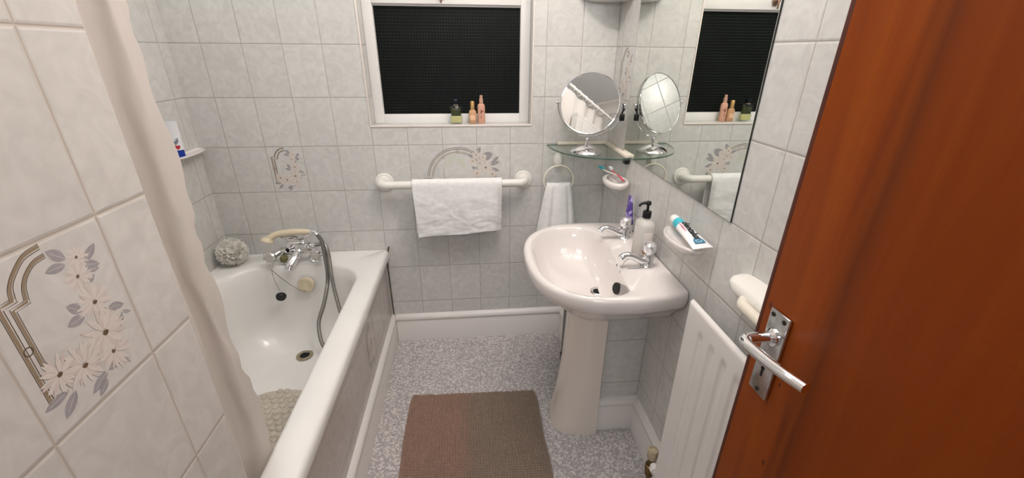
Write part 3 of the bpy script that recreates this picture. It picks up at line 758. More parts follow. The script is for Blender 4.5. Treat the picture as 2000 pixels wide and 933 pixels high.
# towel over the rail
def towel_over(x0, x1, zf, zb, name):
    bm = BM(); NX = 96; r = .0225
    prof = []
    for i in range(70): prof.append((BYR-r, zf+(BZR-zf)*i/70, 0))
    for i in range(17): a = PI-PI*i/16; prof.append((BYR+r*math.cos(a), BZR+r*math.sin(a), 1))
    for i in range(1, 60): prof.append((BYR+r, BZR-(BZR-zb)*i/59, 2))
    rows = []
    for k in range(NX+1):
        t = k/NX; row = []
        for (y, z, s) in prof:
            q = max(0, (BZR-z)/(BZR-zf)); x = x0+(x1-x0)*t
            sh = (-.0)*(1-t)
            if s == 0:
                x = x0+(x1-x0)*t + (.012*q*(1-t)) - .004*q*t
                n = noise.noise(Vector((x*14, z*22, 1.7))); n2 = noise.noise(Vector((x*38, z*60, 4)))
                y = y-abs(q)**.6*(.005+.006*n+.0025*n2)-.010*q*(1-q)*1.2
                z = z-.013*q**3*((1-t)**1.5)+.010*q**3*t+.003*q*math.sin(t*9)
            elif s == 2:
                n = noise.noise(Vector((x*9, z*9, 9.7))); y = min(y+.006*n*q, YB-.006); z = z-.004*q*t
            else: y = y; z = z+.0015*noise.noise(Vector((x*30, 0, 2)))
            row.append(bm.verts.new((x, y, z)))
        rows.append(row)
    for a, b in zip(rows[:-1], rows[1:]):
        for i in range(len(a)-1): bm.faces.new((a[i], b[i], b[i+1], a[i+1]))
    o = obj(name, bm, TOWEL, None, smooth=80)
    md = o.modifiers.new('solid', 'SOLIDIFY'); md.thickness = .005; md.offset = 0
    return o
tw = towel_over(-.257, .137, .640, .632, 'cloth')
tw.name = 'towel_cloth'
tr_ = thing('hanging_towel', 'white terry towel folded over the long rail below the window', 'towel')
tw.parent = tr_
bm = BM()
for k in range(26):
    z = .652+(BZR-.01-.652)*k/25; q = (BZR-z)/(BZR-.64)
    y = BYR-.0255-.018*q**.6
    tube(bm, [(.1365-.005*q, y+.006, z), (.130-.005*q, y-.0022, z+.001), (.118-.005*q, y-.0030, z+.0005)], .0011, 5)
obj('blanket_stitch', bm, mat('stitch_thread', rgb(206, 200, 192), .8), tr_)
bm = BM(); box(bm, -.095, -.075, BYR+.026, BYR+.0275, .70, .712)
setbase(tr_, (-.06, BYR, .64)); bm.free()

# ================================================================== TOWEL RING
RX = .403
tg = thing('towel_ring', 'white plastic towel ring on an oval wall mount below the glass shelf', 'towel ring')
bm = BM(); lathe(bm, [(.021, 0), (.022, .008), (.0195, .018), (.013, .026), (.001, .028)], (RX, YB, .955), (0, -1, 0), 28, sx=1, sy=1.65)
obj('wall_mount', bm, WPLAST, tg)
bm = BM(); cR = Vector((RX+.002, YB-.034, .868)); n = 48
tube(bm, [cR+Vector((.069*math.cos(2*PI*i/n), -.010*math.sin(2*PI*i/n)*0, .069*math.sin(2*PI*i/n))) for i in range(n)], .0042, 10, closed=True)
obj('ring', bm, mat('ivory_ring', rgb(236, 230, 214), .25), tg)
setbase(tg, (RX, YB, .93))
bm = BM(); n = 72; R = []
top = .845
for k in range(46):
    t = k/45; z = top-t*(top-.50)
    w = .058+.040*t**.8+.010*t; dpt = .024+.020*t; cx = RX+.003-.008*t; cy = YB-.036-.006-.010*t
    ring = []
    for i in range(n):
        a = 2*PI*i/n; c, s = math.cos(a), math.sin(a)
        ux = math.acos(max(-1, min(1, c)))*1.0; fold = .72+.62*abs(math.sin(ux*2.9+.5+.25*math.sin(t*3)))**.7*min(1, t*2+.55)+.05*math.sin(ux*11+2+t)
        x = cx+w*c*(1+.05*math.sin(a*3)); y = cy+dpt*s*fold*(1.0 if s < 0 else .7)
        ring.append(Vector((x, min(y, YB-.004), z-.003*math.sin(a*4)*(1-t))))
    R.append(ring)
# tucks over the ring at the top
R = [[Vector((RX+.003+(p.x-RX-.003)*.92, cR.y-.004+(p.y-cR.y)*.25, p.z+.012)) for p in R[0]], [Vector((RX+.003+(p.x-RX-.003)*1.0, cR.y+(p.y-cR.y)*.7, p.z+.009)) for p in R[0]]]+R
loft(bm, R)
tag(obj('hand_towel', bm, TOWEL, smooth=80), 'white terry hand towel gathered through the towel ring behind the basin', 'towel')

# ================================================================== GLASS CORNER SHELF
SZ = 1.028
sh = thing('corner_shelf', 'clear glass corner shelf with white edge rails beside the wall mirror', 'shelf')
cv = spline([(.348, YB-.003, 0), (.358, 1.80, 0), (.392, 1.705, 0), (.455, 1.635, 0), (.535, 1.597, 0), (XR-.004, 1.585, 0)], 8)
base = [Vector((XR-.003, YB-.003, 0))]+cv
bm = BM(); loft(bm, [[p+Vector((0, 0, SZ-.006)) for p in base], [p+Vector((0, 0, SZ)) for p in base]])
bm.normal_update()
for f in bm.faces:
    if abs(f.normal.z) < .5 or (f.calc_center_median().z < SZ-.001 and f.calc_center_median().z > SZ-.0055): f.material_index = 1
obj('glass_plate', bm, [GLASS, GEDGE], sh, smooth=50)
IV = mat('ivory_rail', rgb(238, 228, 212), .3)
bm = BM(); box(bm, .395, XR-.012, YB-.022, YB-.001, SZ+.0005, SZ+.013, .002); obj('rail', bm, IV, sh)
bm = BM(); box(bm, XR-.022, XR-.001, 1.595, YB-.022, SZ+.0005, SZ+.013, .002); obj('rail', bm, IV, sh)
bm = BM(); box(bm, XR-.020, XR-.001, 1.60, 1.63, SZ-.026, SZ-.0065, .002); obj('bracket', bm, BLACK, sh)
setbase(sh, (.55, 1.78, SZ-.02))

# ---- round table mirror
rm = thing('table_mirror', 'round chrome magnifying mirror on a domed foot on the glass corner shelf', 'mirror')
MC = Vector((.484, 1.715, 1.222)); mb = Vector((.486, 1.722, SZ+.0005))
lookn = Vector((-.48, -1, .325)).normalized()
bm = BM(); lathe(bm, [(.066, 0), (.067, .003), (.064, .007), (.055, .014), (.040, .023), (.022, .029), (.008, .032), (.006, .045), (.009, .048), (.006, .052), (.005, .066), (.001, .067)], mb, (0, 0, 1), 48)
obj('foot', bm, CHROME, rm, smooth=50)
u = Vector((0, 0, 1)).cross(-lookn).normalized(); v = (-lookn).cross(u).normalized()
if v.z < 0: v = -v
RR = .1195
bm = BM(); pts = []
for i in range(41):
    a = PI+PI*i/40; pts.append(MC+u*((RR+.010)*math.cos(a))+Vector((0, 0, 1))*((RR+.010)*math.sin(a)))
tube(bm, pts, .0032, 10); tube(bm, [mb+Vector((0, 0, .06)), MC-Vector((0, 0, RR+.009))], .005, 10)
obj('yoke', bm, CHROME, rm)
bm = BM(); n = 72
lathe(bm, [(RR-.004, .0075), (RR-.001, .0085), (RR+.001, .004), (RR+.001, -.004), (RR-.001, -.0085), (RR-.004, -.0075), (RR-.004, .0075)], MC, lookn, 72, cap=False)
obj('rim', bm, CHROME, rm)
for s_ in (-1, 1):
    bm = BM(); tube(bm, [MC+u*s_*(RR), MC+u*s_*(RR+.014)], .004, 10); sphere(bm, MC+u*s_*(RR+.016), .006)
    obj('pivot_knob', bm, CHROME, rm)
bm = BM(); lathe(bm, [(.0005, .0068), (RR-.003, .0068)], MC, lookn, 72, cap=False); obj('mirror_glass', bm, MIRROR2, rm, smooth=60)
bm = BM(); lathe(bm, [(.0005, -.0065), (RR-.003, -.0065)], MC, lookn, 72, cap=False); obj('mirror_glass', bm, MIRROR2, rm)
setbase(rm, mb)
kn = MC+u*(RR+.012)*(1 if u.x > 0 else -1)
bm = BM(); tube(bm, spline([kn+Vector((-.004, -.002, .006)), kn+Vector((-.002, -.01, -.012)), kn+Vector((-.003, -.006, -.032))], 5), .0022, 6)
tube(bm, spline([kn+Vector((.006, -.004, -.012)), kn+Vector((-.006, -.006, -.03))], 4), .003, 6)
box(bm, kn.x-.013, kn.x+.006, kn.y-.012, kn.y-.002, kn.z-.058, kn.z-.032, .002)
tag(obj('hair_clip', bm, BLACK), 'small black clip hanging from the right pivot of the round mirror', 'clip')

# ---- big wall mirror
wm = thing('wall_mirror', 'large frameless rectangular wall mirror above the basin', 'mirror')
bm = BM(); box(bm, XR-.0025, XR-.0005, .900, 1.668, 1.031, 1.80); obj('mirror_backing', bm, DARKM, wm, smooth=0)
bm = BM(); box(bm, XR-.0045, XR-.0027, .9015, 1.6665, 1.0325, 1.7985); obj('mirror_glass', bm, MIRROR, wm, smooth=0)
setbase(wm, (XR-.003, 1.28, 1.031))

# ---- high corner caddy
bm = BM(); R = []
def quarter(r, z, n=20): return [Vector((XR-.003, YB-.003, z))]+[Vector((XR-.003-r*math.sin(a), YB-.003-r*math.cos(a)*.9, z)) for a in [PI/2*i/n for i in range(n+1)]]
R = [quarter(.07, 1.592), quarter(.13, 1.595), quarter(.165, 1.605), quarter(.180, 1.625), quarter(.182, 1.66), quarter(.176, 1.661), quarter(.172, 1.63), quarter(.12, 1.612)]
loft(bm, R); tag(obj('corner_caddy', bm, CERAM, smooth=50), 'white rounded unit high in the right corner, only its underside visible', 'shelf')

# ================================================================== WASHBASIN
wb = thing('washbasin', 'white ceramic washbasin on a pedestal against the right wall', 'sink')
YC = 1.291; ZB = .765
def sym(half, yc, n=16):
    """half: list of (dy, x) from front centre (0, x) to back (dy, x); returns closed outline"""
    sp = spline([(d, x, 0) for d, x in half], n)
    a = [(yc-p.x, p.y) for p in sp]; b = [(yc+p.x, p.y) for p in sp[1:]]
    return list(reversed(b))+a      # far back -> front -> near back
outer = sym([(0, .177), (.08, .182), (.15, .198), (.21, .229), (.262, .285), (.292, .355), (.301, .45), (.296, .54), (.278, .629)], YC-.002, 6)
inner = sym([(0, .206), (.09, .211), (.155, .227), (.212, .260), (.251, .31), (.267, .365), (.262, .42), (.235, .462), (.17, .486), (.08, .499)], YC-.014, 6)
nO = len(outer)
def ringO(ins, z, back=0):
    out = []; cx, cy = .44, YC
    for y, x in outer:
        d = Vector((x-cx, y-cy)); L = d.length; k = 1-ins/L
        nx = cx+d.x*k; ny = cy+d.y*k
        if x > .60: nx = x
        out.append(Vector((nx, ny, z)))
    return out
def ringI(k, z, dx=0):
    cx, cy = .40+(1-k)*.045, YC-.014
    return [Vector((cx+(x-cx)*k, cy+(y-cy)*k, z)) for y, x in inner]
bm = BM()
rings = [ringO(.155, .596), ringO(.125, .606), ringO(.095, .635), ringO(.065, .665), ringO(.035, .690), ringO(.016, .703), ringO(.006, .716), ringO(0, .732), ringO(0, .752), ringO(.004, .761), ringO(.012, ZB),
         ringI(1.006, ZB-.0004), ringI(.994, ZB-.003), ringI(.975, ZB-.010), ringI(.94, ZB-.03), ringI(.88, ZB-.06), ringI(.80, ZB-.09), ringI(.66, ZB-.118), ringI(.45, ZB-.134), ringI(.22, ZB-.143), ringI(.06, ZB-.145)]
loft(bm, rings)
body = obj('basin_bowl', bm, CERAM, wb, smooth=70)
bm = BM(); RP = []
for z, xf, hw in [(0, .298, .101), (.01, .297, .102), (.05, .304, .099), (.15, .322, .096), (.30, .337, .094), (.45, .344, .093), (.56, .346, .095), (.600, .344, .097)]:
    out = []; n = 28
    for i in range(n+1):
        t = -PI/2+PI*i/n; c, s = math.cos(t), math.sin(t)
        out.append(Vector((.468-(.468-xf)*abs(c)**.62, YC+.003+hw*math.copysign(abs(s)**.75, s), z)))
    RP.append(out)
loft(bm, RP); obj('pedestal', bm, mat('pedestal_ceramic', rgb(232, 222, 212), .14, coat=.3), wb, smooth=50)
DB = Vector((.443, 1.275, ZB-.1445))
bm = BM(); lathe(bm, [(.016, -.002), (.016, .001), (.024, .004), (.0275, .002), (.0275, -.004)], DB, (0, 0, 1), 32, cap=False); obj('drain', bm, CHROME_D, wb)
bm = BM(); lathe(bm, [(.0165, .0), (.0165, .0015), (.0005, .001)], DB, (0, 0, 1), 24); obj('drain_hole', bm, HOLE, wb)
bm = BM(); box(bm, .4795, .4835, 1.215, 1.221, .742, .759, .0015); obj('overflow_slot', bm, HOLE, wb)
# taps
def basin_tap(x, y):
    t = obj('tap', (lambda b: (lathe(b, [(.0245, 0), (.0245, .004), (.020, .008), (.017, .016), (.017, .030), (.015, .040), (.001, .041)], (x, y, ZB), (0, 0, 1), 24), b)[1])(BM()), CHROME, wb)
    b = BM(); tube(b, spline([(x, y, ZB+.018), (x-.024, y-.002, ZB+.022), (x-.050, y-.003, ZB+.036), (x-.072, y-.004, ZB+.043), (x-.087, y-.005, ZB+.041), (x-.094, y-.005, ZB+.033)], 7), lambda q: .0140-.0045*q+.0035*max(0, q-.7)/.3, 16)
    obj('spout', b, CHROME, t)
    b = BM(); lathe(b, [(.010, .040), (.011, .046), (.020, .052), (.0215, .060), (.0205, .076), (.013, .084), (.001, .086)], (x, y, ZB), (0, 0, 1), 12)
    obj('tap_knob', b, mat('acrylic_chrome', (.85, .85, .86, 1), .08, .8), t)
    return t
basin_tap(.573, 1.188); basin_tap(.573, 1.418)
bm = BM()
tube(bm, spline([(.560, 1.172, ZB+.003), (.525, 1.170, ZB+.002), (.497, 1.170, ZB-.002), (.480, 1.160, ZB-.02), (.472, 1.147, ZB-.040)], 6), .0013, 6)
tube(bm, spline([(.555, 1.200, ZB+.006), (.52, 1.210, ZB+.016), (.488, 1.188, ZB+.008), (.478, 1.172, ZB-.008)], 6), .0013, 6)
lathe(bm, [(.001, 0), (.0035, .002), (.004, .008), (.001, .016)], (.477, 1.170, ZB-.018), (0, 0, 1), 8)
obj('plug_chain', bm, CHROME_D, wb)
bm = BM(); lathe(bm, [(.001, 0), (.0155, 0), (.0175, .003), (.0195, .010), (.0195, .0145), (.001, .0155)], (.470, 1.143, ZB-.056), (-.93, -.25, .25), 24); obj('basin_plug', bm, RUBBER, wb)
setbase(wb, (.42, YC, 0))

# soap dispenser
sd = thing('soap_dispenser', 'clear plastic pump soap bottle with black pump on the basin between the taps', 'soap dispenser')
bx, by = .583, 1.268
bm = BM(); R = []
for z, a, b_ in [(0, .026, .036), (.003, .029, .039), (.05, .029, .039), (.115, .0285, .038), (.126, .025, .034), (.132, .016, .018), (.134, .012, .012), (.142, .012, .012)]:
    R.append(superring(bx, by, ZB+.0005+z, a, b_, 3.2 if z < .128 else 2, 40))
loft(bm, R); obj('bottle', bm, mat('frosted_clear', (.93, .90, .86, 1), .2, trans=.45, ior=1.2), sd, smooth=50)
bm = BM(); R = [superring(bx, by, ZB+z, .0235, .0335, 3.2, 32) for z in (.006, .03, .062)]; loft(bm, R); obj('liquid_soap', bm, mat('pale_soap', rgb(226, 216, 204), .2, trans=.2), sd)
bm = BM(); box(bm, bx-.018, bx+.010, by-.0405, by-.0398, ZB+.02, ZB+.10, .0003); 
lathe(bm, [(.011, 0), (.011, .0008)], (bx-.006, by-.0402, ZB+.032), (0, -1, 0), 20, mi=1)
obj('bottle_label', bm, [mat('label_white', rgb(232, 224, 218), .4), mat('label_tan', rgb(188, 142, 100), .5)], sd)
bm = BM(); lathe(bm, [(.0135, .140), (.0145, .141), (.0145, .160), (.013, .163), (.006, .163)], (bx, by, ZB), (0, 0, 1), 24)
lathe(bm, [(.0045, .16), (.0045, .184), (.009, .185), (.010, .192), (.007, .197), (.001, .198)], (bx, by, ZB), (0, 0, 1), 20)
tube(bm, spline([(bx+.006, by, ZB+.191), (bx-.012, by-.002, ZB+.193), (bx-.026, by-.004, ZB+.190), (bx-.033, by-.005, ZB+.182)], 5), lambda q: .0058-.002*q, 12)
obj('pump', bm, BLACK, sd); setbase(sd, (bx, by, ZB))

# purple toothpaste tube standing on its cap
pt = thing('toothpaste_tube', 'purple toothpaste tube standing on its clear cap behind the far basin tap', 'toothpaste')
px, py = .606, 1.470
bm = BM(); lathe(bm, [(.016, 0), (.017, .002), (.0155, .034), (.010, .036), (.001, .036)], (px, py, ZB+.0005), (0, 0, 1), 24); obj('cap', bm, CLEARP, pt)
bm = BM(); R = []
for i in range(12):
    t = i/11; R.append([Vector((px-.004*t+.017*(1-t)**.8*math.cos(a)+.0012*math.cos(a), py+(.017+.006*t)*math.sin(a), ZB+.036+t*.112)) for a in [2*PI*k/28 for k in range(28)]])
loft(bm, R)
m, nt, b = newmat('purple_print'); tc = nt.nodes.new('ShaderNodeTexCoord'); n_ = nt.nodes.new('ShaderNodeTexNoise'); n_.inputs['Scale'].default_value = 45; nt.links.new(tc.outputs['Object'], n_.inputs[0])
nt.links.new(ramp(nt, n_.outputs[0], [(.55, rgb(88, 62, 150)), (.62, rgb(190, 180, 225))]), b.inputs[0]); b.inputs['Roughness'].default_value = .3
obj('tube_body', bm, m, pt, smooth=60); setbase(pt, (px, py, ZB))

# ---- cup holder with toothbrushes
def wall_holder(name, label, cat, y, z, a, b, hole=True):
    bm = BM(); n = 48; cx = XR-a*.98
    def ring(k, zz): return [Vector((min(cx+a*k*math.cos(t), XR-.001), y+b*k*math.sin(t), zz)) for t in [2*PI*i/n for i in range(n)]]
    if hole: R = [ring(.80, z-.028), ring(.95, z-.022), ring(1, z-.010), ring(.97, z-.002), ring(.88, z), ring(.70, z-.001), ring(.66, z-.006), ring(.62, z-.014), ring(.3, z-.018)]
    else: R = [ring(.5, z-.024), ring(.8, z-.021), ring(.95, z-.014), ring(1, z-.006), ring(.975, z), ring(.93, z+.001), ring(.88, z-.003), ring(.75, z-.010), ring(.3, z-.014)]
    loft(bm, R)
    return bm
ch = thing('toothbrush_holder', 'white ceramic oval holder on the right wall below the mirror, holding toothbrushes', 'holder')
CHY, CHZ = 1.607, .942
obj('holder_dish', wall_holder('', '', '', CHY, CHZ, .049, .082), CERAM, ch, smooth=60)
bm = BM(); n = 40; cx = XR-.048
for k, zz, rr in [(0, 0, 0)]: pass
tube(bm, [Vector((cx+.030*math.cos(2*PI*i/n), CHY+.050*math.sin(2*PI*i/n), CHZ+.001)) for i in range(n)], .0032, 8, closed=True)
obj('metal_insert', bm, CHROME, ch); setbase(ch, (XR, CHY, CHZ-.03))
def brush(label, pA, pB, c1, c2, headlen=.026):
    t = thing('toothbrush', label, 'toothbrush', group='toothbrushes in the wall holder')
    A, B = Vector(pA), Vector(pB); d = (B-A).normalized()
    b = BM(); tube(b, spline([A, A.lerp(B, .35)+Vector((0, 0, .003)), A.lerp(B, .7), B], 6), lambda q: .0048-.0018*q, 10, flat=.7); obj('handle', b, c1, t)
    b = BM(); u_, v_, _ = frame_of(d)
    up = Vector((0, 0, 1))
    m_ = basis(B+d*headlen*.4, d, up.cross(d).normalized(), up)
    box(b, -headlen/2, headlen/2, -.0055, .0055, .001, .011, .001, mtx=m_); obj('bristles', b, c2, t); setbase(t, pA); return t
TQ = mat('turquoise_plastic', rgb(60, 170, 190), .3); PK = mat('pink_plastic', rgb(215, 80, 100), .3); WH = mat('white_bristle', rgb(235, 240, 242), .6)
brush('turquoise headed toothbrush resting across the wall holder below the mirror', (.612, 1.575, CHZ+.006), (.560, 1.705, CHZ+.014), WPLAST, TQ)
brush('pink toothbrush lying in the wall holder below the mirror', (.600, 1.560, CHZ+.006), (.590, 1.680, CHZ+.016), PK, WH)

# ---- soap dish with toothpaste
sdh = obj('soap_dish', wall_holder('', '', '', 1.028, .936, .044, .090, False), CERAM, smooth=60)
tag(sdh, 'white ceramic soap dish on the right wall carrying a white toothpaste tube', 'soap dish')
tp = thing('toothpaste_tube', 'white and turquoise toothpaste tube lying across the right wall soap dish', 'toothpaste')
A = Vector((.598, 1.090, .957)); B = Vector((.596, .926, .9455))
d = (B-A).normalized(); sd_ = Vector((1, 0, .10)); sd_ = (sd_-d*sd_.dot(d)).normalized(); up = d.cross(sd_); up = up if up.z > 0 else -up
def tring(s, a, b, n=32): return [A+d*s+sd_*(a*math.cos(2*PI*i/n))+up*(b*math.sin(2*PI*i/n)) for i in range(n)]
bm = BM(); loft(bm, [tring(-.028, .013, .013), tring(-.026, .0145, .0145), tring(-.004, .0155, .0155), tring(0, .0145, .0145)]); obj('cap', bm, WPLAST, tp)
bm = BM(); L = .155; R = []
for i in range(17):
    t = i/16; R.append(tring(.0+t*L, .015+.012*t, .0155*(1-t)**.7+.0012))
loft(bm, R)
for f in bm.faces:
    s = (f.calc_center_median()-A).dot(d)
    f.material_index = 1 if s < .028 else 0
tbod = obj('tube_body', bm, [mat('paste_white', rgb(244, 243, 242), .25), mat('paste_turquoise', rgb(70, 185, 200), .3)], tp, smooth=60)
def surf(s): t = s/L; return .0155*(1-t)**.7+.0012
tilt = math.atan2(surf(.04)-surf(.11), .07)
def onT(s, a, h=.0014):
    dd = (d*math.cos(tilt)-up*math.sin(tilt)); uu = (up*math.cos(tilt)+d*math.sin(tilt))
    return basis(A+d*s+sd_*a+up*(surf(s)+h), dd, -sd_ if (dd.cross(-sd_)).dot(uu) > 0 else sd_, uu)
bm = BM(); text_bm(bm, 'dentalux', .0265, onT(.074, .004), shear=.25, bold=.0006); obj('lettering', bm, mat('black_print', rgb(25, 25, 30), .4), tp, smooth=0)
bm = BM(); text_bm(bm, 'COMPLEX 3', .0085, onT(.052, -.011, .0008), 0); obj('lettering', bm, mat('pink_print', rgb(215, 60, 120), .4), tp, smooth=0)
bm = BM(); m_ = onT(.124, .001, .0012)
pts = [(-.013, -.012), (.013, -.016), (.013, .016), (-.013, .012), (-.017, 0)]
pts = [(.014, -.014), (.014, .014), (0, .0135), (-.010, .009), (-.015, 0), (-.010, -.009), (0, -.0135)]
f = bm.faces.new([bm.verts.new(m_ @ Vector((x, y, 0))) for x, y in pts])
for r_, mi, hh in ((.0085, 1, .0003), (.006, 0, .0006)):
    f = bm.faces.new([bm.verts.new(m_ @ Vector((.002+r_*math.cos(2*PI*i/20), r_*math.sin(2*PI*i/20), hh))) for i in range(20)]); f.material_index = mi
text_bm(bm, '3', .008, m_ @ Matrix.Translation((.002, 0, .0009)), 1)
obj('badge', bm, [mat('badge_blue', rgb(70, 130, 160), .35), mat('badge_pale', rgb(170, 205, 220), .35)], tp, smooth=0)
setbase(tp, tuple(B))

# ================================================================== GRAB RAIL on right wall
g2 = thing('grab_rail', 'white grab rail on the right wall above the radiator, partly behind the door', 'rail')
GY, GZr = .790, .945
bm = BM(); R = []
for dx, ky, kz in ((0, 1, 1), (.012, 1, 1), (.030, .95, .90), (.044, .80, .70), (.052, .55, .45), (.054, .2, .15)):
    R.append([Vector((XR-dx, GY-.072+.100*ky*math.cos(2*PI*i/44), GZr-.020+.026*kz*math.copysign(abs(math.sin(2*PI*i/44))**.7, math.sin(2*PI*i/44)))) for i in range(44)])
loft(bm, R); obj('flange', bm, WPLAST, g2, smooth=60)
bm = BM(); tube(bm, spline([(XR-.02, GY-.055, GZr-.026), (XR-.048, GY-.062, GZr-.026), (XR-.062, GY-.078, GZr-.026), (XR-.066, GY-.10, GZr-.026), (XR-.066, GY-.22, GZr-.026), (XR-.066, .33, GZr-.026)], 7), .0120, 18); obj('bar', bm, mat('ivory_bar', rgb(232, 224, 208), .3), g2)
bm = BM(); lathe(bm, [(.046, 0), (.047, .006), (.043, .016), (.034, .026), (.018, .034)], (XR, .33, GZr), (-1, 0, 0), 36); tube(bm, [(XR-.03, .33, GZr), (XR-.07, .335, GZr)], .015, 14); obj('flange', bm, WPLAST, g2)
setbase(g2, (XR, GY, GZr))

# ================================================================== RADIATOR
rd = thing('radiator', 'white ribbed panel radiator on the right wall between basin and door', 'radiator')
ry1, ry0, rz0, rz1, rx = .905, .10, .115, .812, .568
bm = BM(); NYR = 260; cols = []
ins = .034; pitch = .0530
def rx_at(y, z):
    g = 0; inside = False
    if rz0+.045 < z < rz1-.055:
        ph = ((ry1-.052-y)/pitch); 
        if 0 <= ph and y > ry0+.04:
            fr = ph % 1; dd = abs(fr-.5)
            inside = True; g = max(0, min(1, (dd-.10)/.17)); g = g*g*(3-2*g)
            g = 1-(1-g)*max(0, min(1, (z-(rz0+.045))/.012, (rz1-.055-z)/.010))
    return rx+.0045*(1-g)*(1 if inside else 0)
zs = [rz0, rz0+.002, rz0+.005, rz0+.012]+[rz0+.045, rz0+.057]+[rz0+.1+i*.1 for i in range(5)]+[rz1-.075, rz1-.066, rz1-.0551, rz1-.045, rz1-.012, rz1-.006, rz1-.002, rz1]
NYY = 322; grid = []
for j in range(NYY+1):
    y = ry1-(ry1-ry0)*j/NYY; row = []
    e = min(y-ry0, ry1-y)
    for z in zs:
        ez = min(z-rz0, rz1-z); r_ = 0
        for q in (e, ez):
            if q < .009: r_ = max(r_, .009-math.sqrt(max(0, .009**2-(.009-q)**2)))
        row.append(bm.verts.new((rx_at(y, z)+r_, y, z)))
    grid.append(row)
for a, b_ in zip(grid[:-1], grid[1:]):
    for i in range(len(a)-1): bm.faces.new((a[i], a[i+1], b_[i+1], b_[i]))
geom = bmesh.ops.extrude_face_region(bm, geom=bm.faces[:])
for v in [g for g in geom['geom'] if isinstance(g, bmesh.types.BMVert)]: v.co.x = rx+.012
obj('front_panel', bm, RADM, rd, smooth=40)
bm = BM()
for k in range(15): y = ry1-.05-k*.05; box(bm, rx+.0122, rx+.038, y-.012, y+.012, rz0+.03, rz1-.04, .002)
obj('convector', bm, RADM, rd)
bm = BM()
for y in (ry1-.12, ry0+.12):
    for z_ in (rz1-.16, rz0+.05):
        b_k = BM(); box(b_k, rx+.036, XR-.0005, y-.015, y+.015, z_, z_+.05, .002); obj('bracket', b_k, RADM, rd, smooth=0)
bm.free()
bm = BM(); tube(bm, [(rx+.014, ry1-.02, rz0+.025), (rx+.014, ry1+.03, rz0+.022)], .013, 12); lathe(bm, [(.02, 0), (.02, .016)], (rx+.014, ry1+.004, rz0+.023), (0, 1, 0), 8)
obj('union', bm, RADM, rd)
bm = BM(); vx, vy = rx+.014, ry1+.048
tube(bm, [(vx, vy, .0), (vx, vy, .10)], .0075, 12); lathe(bm, [(.014, .07), (.014, .09), (.0175, .092), (.0175, .118), (.012, .12), (.0125, .15), (.009, .152)], (vx, vy, 0), (0, 0, 1), 12)
tube(bm, [(vx, vy-.02, .137), (vx, vy, .137)], .012, 12)
vv = obj('valve', bm, BRASS, rd)
bm = BM(); lathe(bm, [(.0125, .150), (.0165, .152), (.0175, .160), (.0175, .186), (.016, .190), (.0125, .190), (.0115, .186), (.006, .186), (.001, .188)], (vx, vy, 0), (0, 0, 1), 24); obj('valve_cap', bm, mat('aged_ivory_cap', rgb(196, 180, 150), .4, vary=.3, vscale=50), vv)
setbase(rd, (rx+.02, .5, rz0))

# ================================================================== black scale behind pedestal
bm = BM(); box(bm, .420, .440, 1.40, 1.665, .006, .31, .007, 3); box(bm, .412, .446, 1.45, 1.655, .001, .055, .010, 3)
tag(obj('bathroom_scale', bm, BLACK), 'thin black slab stored upright on the floor behind the basin pedestal', 'scale')

# ================================================================== RUG
m, nt, b = newmat('chenille_rug'); tc = nt.nodes.new('ShaderNodeTexCoord'); sp = nt.nodes.new('ShaderNodeSeparateXYZ'); nt.links.new(tc.outputs['Object'], sp.inputs[0])
n_ = nt.nodes.new('ShaderNodeTexNoise'); n_.inputs['Scale'].default_value = 9; n_.inputs['Detail'].default_value = 5; nt.links.new(tc.outputs['Object'], n_.inputs[0])
n3 = nt.nodes.new('ShaderNodeTexNoise'); n3.inputs['Scale'].default_value = 60; n3.inputs['Detail'].default_value = 3; nt.links.new(tc.outputs['Object'], n3.inputs[0])
xx = mathn(nt, 'MULTIPLY_ADD', mathn(nt, 'ADD', sp.outputs[0], mathn(nt, 'MULTIPLY', mathn(nt, 'SUBTRACT', n_.outputs[0], .5), .05)), 12.0, 1.05)
xx = mathn(nt, 'MINIMUM', 1.0, mathn(nt, 'MAXIMUM', 0.0, xx))
c = mixc(nt, xx, rgb(178, 140, 121), rgb(160, 139, 121))
c = mixc(nt, mathn(nt, 'MULTIPLY', n3.outputs[0], .6), c, rgb(116, 101, 86))
c = mixc(nt, mathn(nt, 'MULTIPLY', n_.outputs[0], .3), c, rgb(124, 112, 98))
nt.links.new(c, b.inputs[0]); b.inputs['Roughness'].default_value = 1; b.inputs['Sheen Weight'].default_value = .3
RUGM = m
bm = BM(); rx0, rx1, rY0, rY1 = -.300, .263, .62, 1.468; pit = .0104; st = pit/5
NX = int((rx1-rx0)/st); NY = int((rY1-rY0)/st); grid = []
for i in range(NX+1):
    row = []
    for j in range(NY+1):
        x = rx0+i*st; y = rY0+j*st
        ii, jj = int(x//pit), int(y//pit); fx = x/pit-ii-.5; fy = y/pit-jj-.5
        hh = random.Random(ii*977+jj*31).random()
        e = min(i, j, NX-i, NY-j)*st
        dx = .004*noise.noise(Vector((x*5, y*5, 0)))
        z = .003+(.010+.004*hh)*max(0, 1-3.4*(fx*fx+fy*fy))**.5+.002*noise.noise(Vector((x*20, y*20, 3)))
        z = max(.0015, z*min(1, e/.006+.15))
        wx = .004*noise.noise(Vector((0, y*6, 1)))*1.3; wy = -.018*(x-rx0)/(rx1-rx0)*1.0+.003*noise.noise(Vector((x*8, 0, 5)))
        cr_ = .012*max(0, (y-(rY1-.06))/.06)**2
        sgn = (x-(rx0+rx1)/2)/(rx1-rx0)*2
        row.append(bm.verts.new((x+wx-sgn*cr_, y+wy, z)))
    grid.append(row)
for a, b_ in zip(grid[:-1], grid[1:]):
    for i in range(len(a)-1): bm.faces.new((a[i], b_[i], b_[i+1], a[i+1]))
